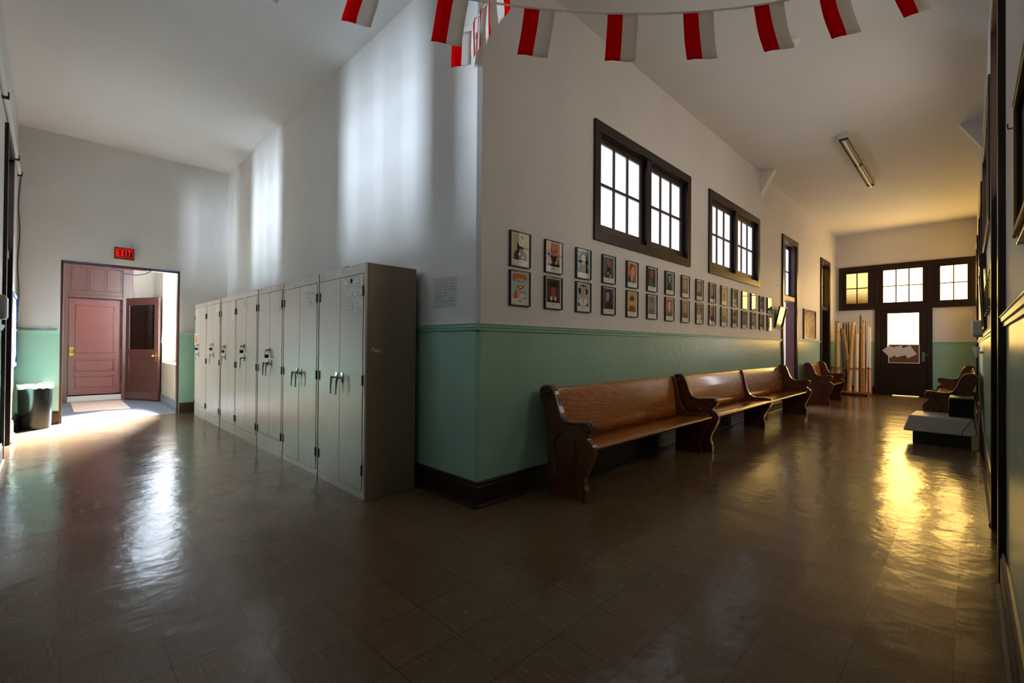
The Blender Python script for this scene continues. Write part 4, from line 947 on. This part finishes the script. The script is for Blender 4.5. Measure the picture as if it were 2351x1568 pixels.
pts=[(XL+.02+.008*math.sin(z*7),7.375,z) for z in [3.78-.09*i for i in range(26)]]+[(XL+.04,7.375,1.50),(XL+.15,7.373,1.49),(XL+.3,7.372,1.492),(LD[0]-.03,7.372,1.50)]
tag(MB().tube(pts,.008,8).build('grey_blue_cable',M['slatecable']),'grey blue cable running down the left corner and along the green rail','cable')
pts=[(LD[0]+.02,7.40,2.58),(LD[0]+.3,7.385,2.59),(LD[0]+.52,7.385,2.585),(LD[0]+.66,7.40,2.52),(LD[0]+.8,7.41,2.465),(LD[0]+.93,7.41,2.455),(LD[0]+1.05,7.40,2.49),(LD[0]+1.15,7.385,2.565),(LD[0]+1.3,7.385,2.58),(LD[1]-.03,7.385,2.59),(LD[1]-.02,7.385,2.54)]
tag(MB().tube(pts,.007,8).build('blue_cable',M['blue']),'bright blue cable sagging along the head of the vestibule doorway','cable')

# ------------------------------------------------------------------ right wall things
mc=empty('grey_floor_unit',(6.2,-2.52,0),'low grey white tapered machine with a black base beside the right hand wall','machine')
mx=lambda v:(v[0]-6.2,v[1]+2.52,v[2])
m=MB(); lo=[(5.92,-2.13,.165),(6.72,-2.13,.165),(6.72,-2.86,.165),(5.92,-2.86,.165)]; hi=[(6.0,-2.19,.375),(6.66,-2.22,.375),(6.66,-2.82,.375),(6.0,-2.82,.375)]
m.add([mx(v) for v in lo+hi],[(3,2,1,0),(4,5,6,7),(0,1,5,4),(1,2,6,5),(2,3,7,6),(3,0,4,7)]); m.build('machine_tray',M['greyplastic'],mc,.018)
MB().box(5.97-6.2,6.62-6.2,-2.80+2.52,-2.23+2.52,0,.166).build('machine_base',M['black'],mc,.006)
bx=empty('black_equipment_box',(6.45,-2.71,.375),'black box standing on the grey floor unit with cables behind it','equipment')
MB().box(-.27,.27,-.12,.125,0,.245).build('box_body',M['blackgloss'],bx,.006)
MB().box(-.26,.26,-.115,.12,.245,.262).build('box_lid',plain('dull_olive_lid',(90,84,60),.4),bx,.003)
m=MB()
for k in range(6): m.box(-.25,.25,.125,.129,.03+.033*k,.042+.033*k)
m.build('vent_slats',M['darkmetal'],bx)
for k,(a,lb) in enumerate(((0,'thin black cable looping down behind the black box'),(1,'thicker black cable hanging beside the right hand wall'),(2,'thin black cord lying over the edge of the grey floor unit'))):
    if k==0: P_=[(6.2,-2.85,.62),(6.15,-2.885,.66),(6.1,-2.89,.55),(6.05,-2.885,.40),(6.0,-2.88,.30),(5.95,-2.88,.14),(5.95,-2.88,.012),(5.8,-2.80,.008),(5.7,-2.6,.008)]
    elif k==1: P_=[(6.35,-2.86,.55),(6.3,-2.895,.50),(6.3,-2.895,.35),(6.28,-2.89,.20),(6.25,-2.885,.02)]
    else: P_=[(6.1,-2.845,.40),(6.0,-2.83,.385),(5.95,-2.79,.35),(5.905,-2.72,.22),(5.89,-2.70,.12),(5.88,-2.65,.01),(5.8,-2.5,.008)]
    tag(MB().tube(P_,.004+.001*(k==1),6).build('black_cable',M['black']),lb,'cable','cables by the black box')
ds=empty('wall_dispenser',(6.0,YR,1.46),'rounded white dispenser sticking out of the right hand wall above the pew','dispenser')
MB().box(-.1,.1,.002,.12,0,.2).build('dispenser_body',M['offwhite'],ds,.03)
MB().box(-.06,.06,.02,.10,-.012,0).build('dispenser_mouth',M['greyplastic'],ds)
cp=empty('paper_cone_cups',(6.6,YR,1.17),'small stack of white paper cone cups under the white dispenser','cups')
m=MB(); m.lathe([(.008,0),(.04,.15),(.036,.15)],(0,.07,0),14); m.build('cup_stack',M['paper'],cp)
m=MB(); m.box(-.02,.02,0,.04,.06,.09); m.build('cup_bracket',M['offwhite'],cp)
lb_=empty('tall_hanging_board',(5.35,YR,1.52),'tall narrow dark framed board hanging between the portraits and the white dispenser','board')
m=MB(); frame_rects(m,lambda u,z,t:(u,t+.03*(z/.7),z),-.42,.42,0,.70,.03,.002,.028); m.build('board_frame',M['black'],lb_)
MB().box(-.4,.4,.003,.012,.02,.68).build('board_panel',plain('yellowed_panel',(176,140,70),.3),lb_)
sp=empty('wall_speaker',(5.25,YR,2.235),'small black speaker mounted above the tall dark board','speaker')
MB().box(-.12,.12,.002,.06,0,.16).build('speaker_body',M['black'],sp,.008)
MB().box(-.10,.10,.06,.063,.02,.14).build('speaker_grille',M['darkmetal'],sp)
m=MB(); m.tube([(.0,.03,0),(.01,.03,-.03)],.006,6); m.build('speaker_wire',plain('red_wire',(150,30,24),.5),sp)
tag(MB().tube([(.30,YR,2.18),(.30,YR+.03,2.18),(.30,YR+.032,2.20)],.003,6).build('picture_nail',M['darkmetal']),'bent nail in the right hand wall above the gilded picture','nail')
tag(MB().tube([(8.0,0,2.55),(8.0,-.03,2.55)],.004,6).build('picture_nail',M['darkmetal']),'small nail left in the picture wall beside the first corridor door','nail')
# orange crumb on the floor
tag(MB().lathe([(.001,0),(.012,.001),(.010,.004),(.001,.005)],(-1.505,.62,0),10).build('orange_crumb',plain('orange_crumb_skin',(230,130,20),.5)),'tiny orange crumb on the floor in front of the cabinets','crumb')
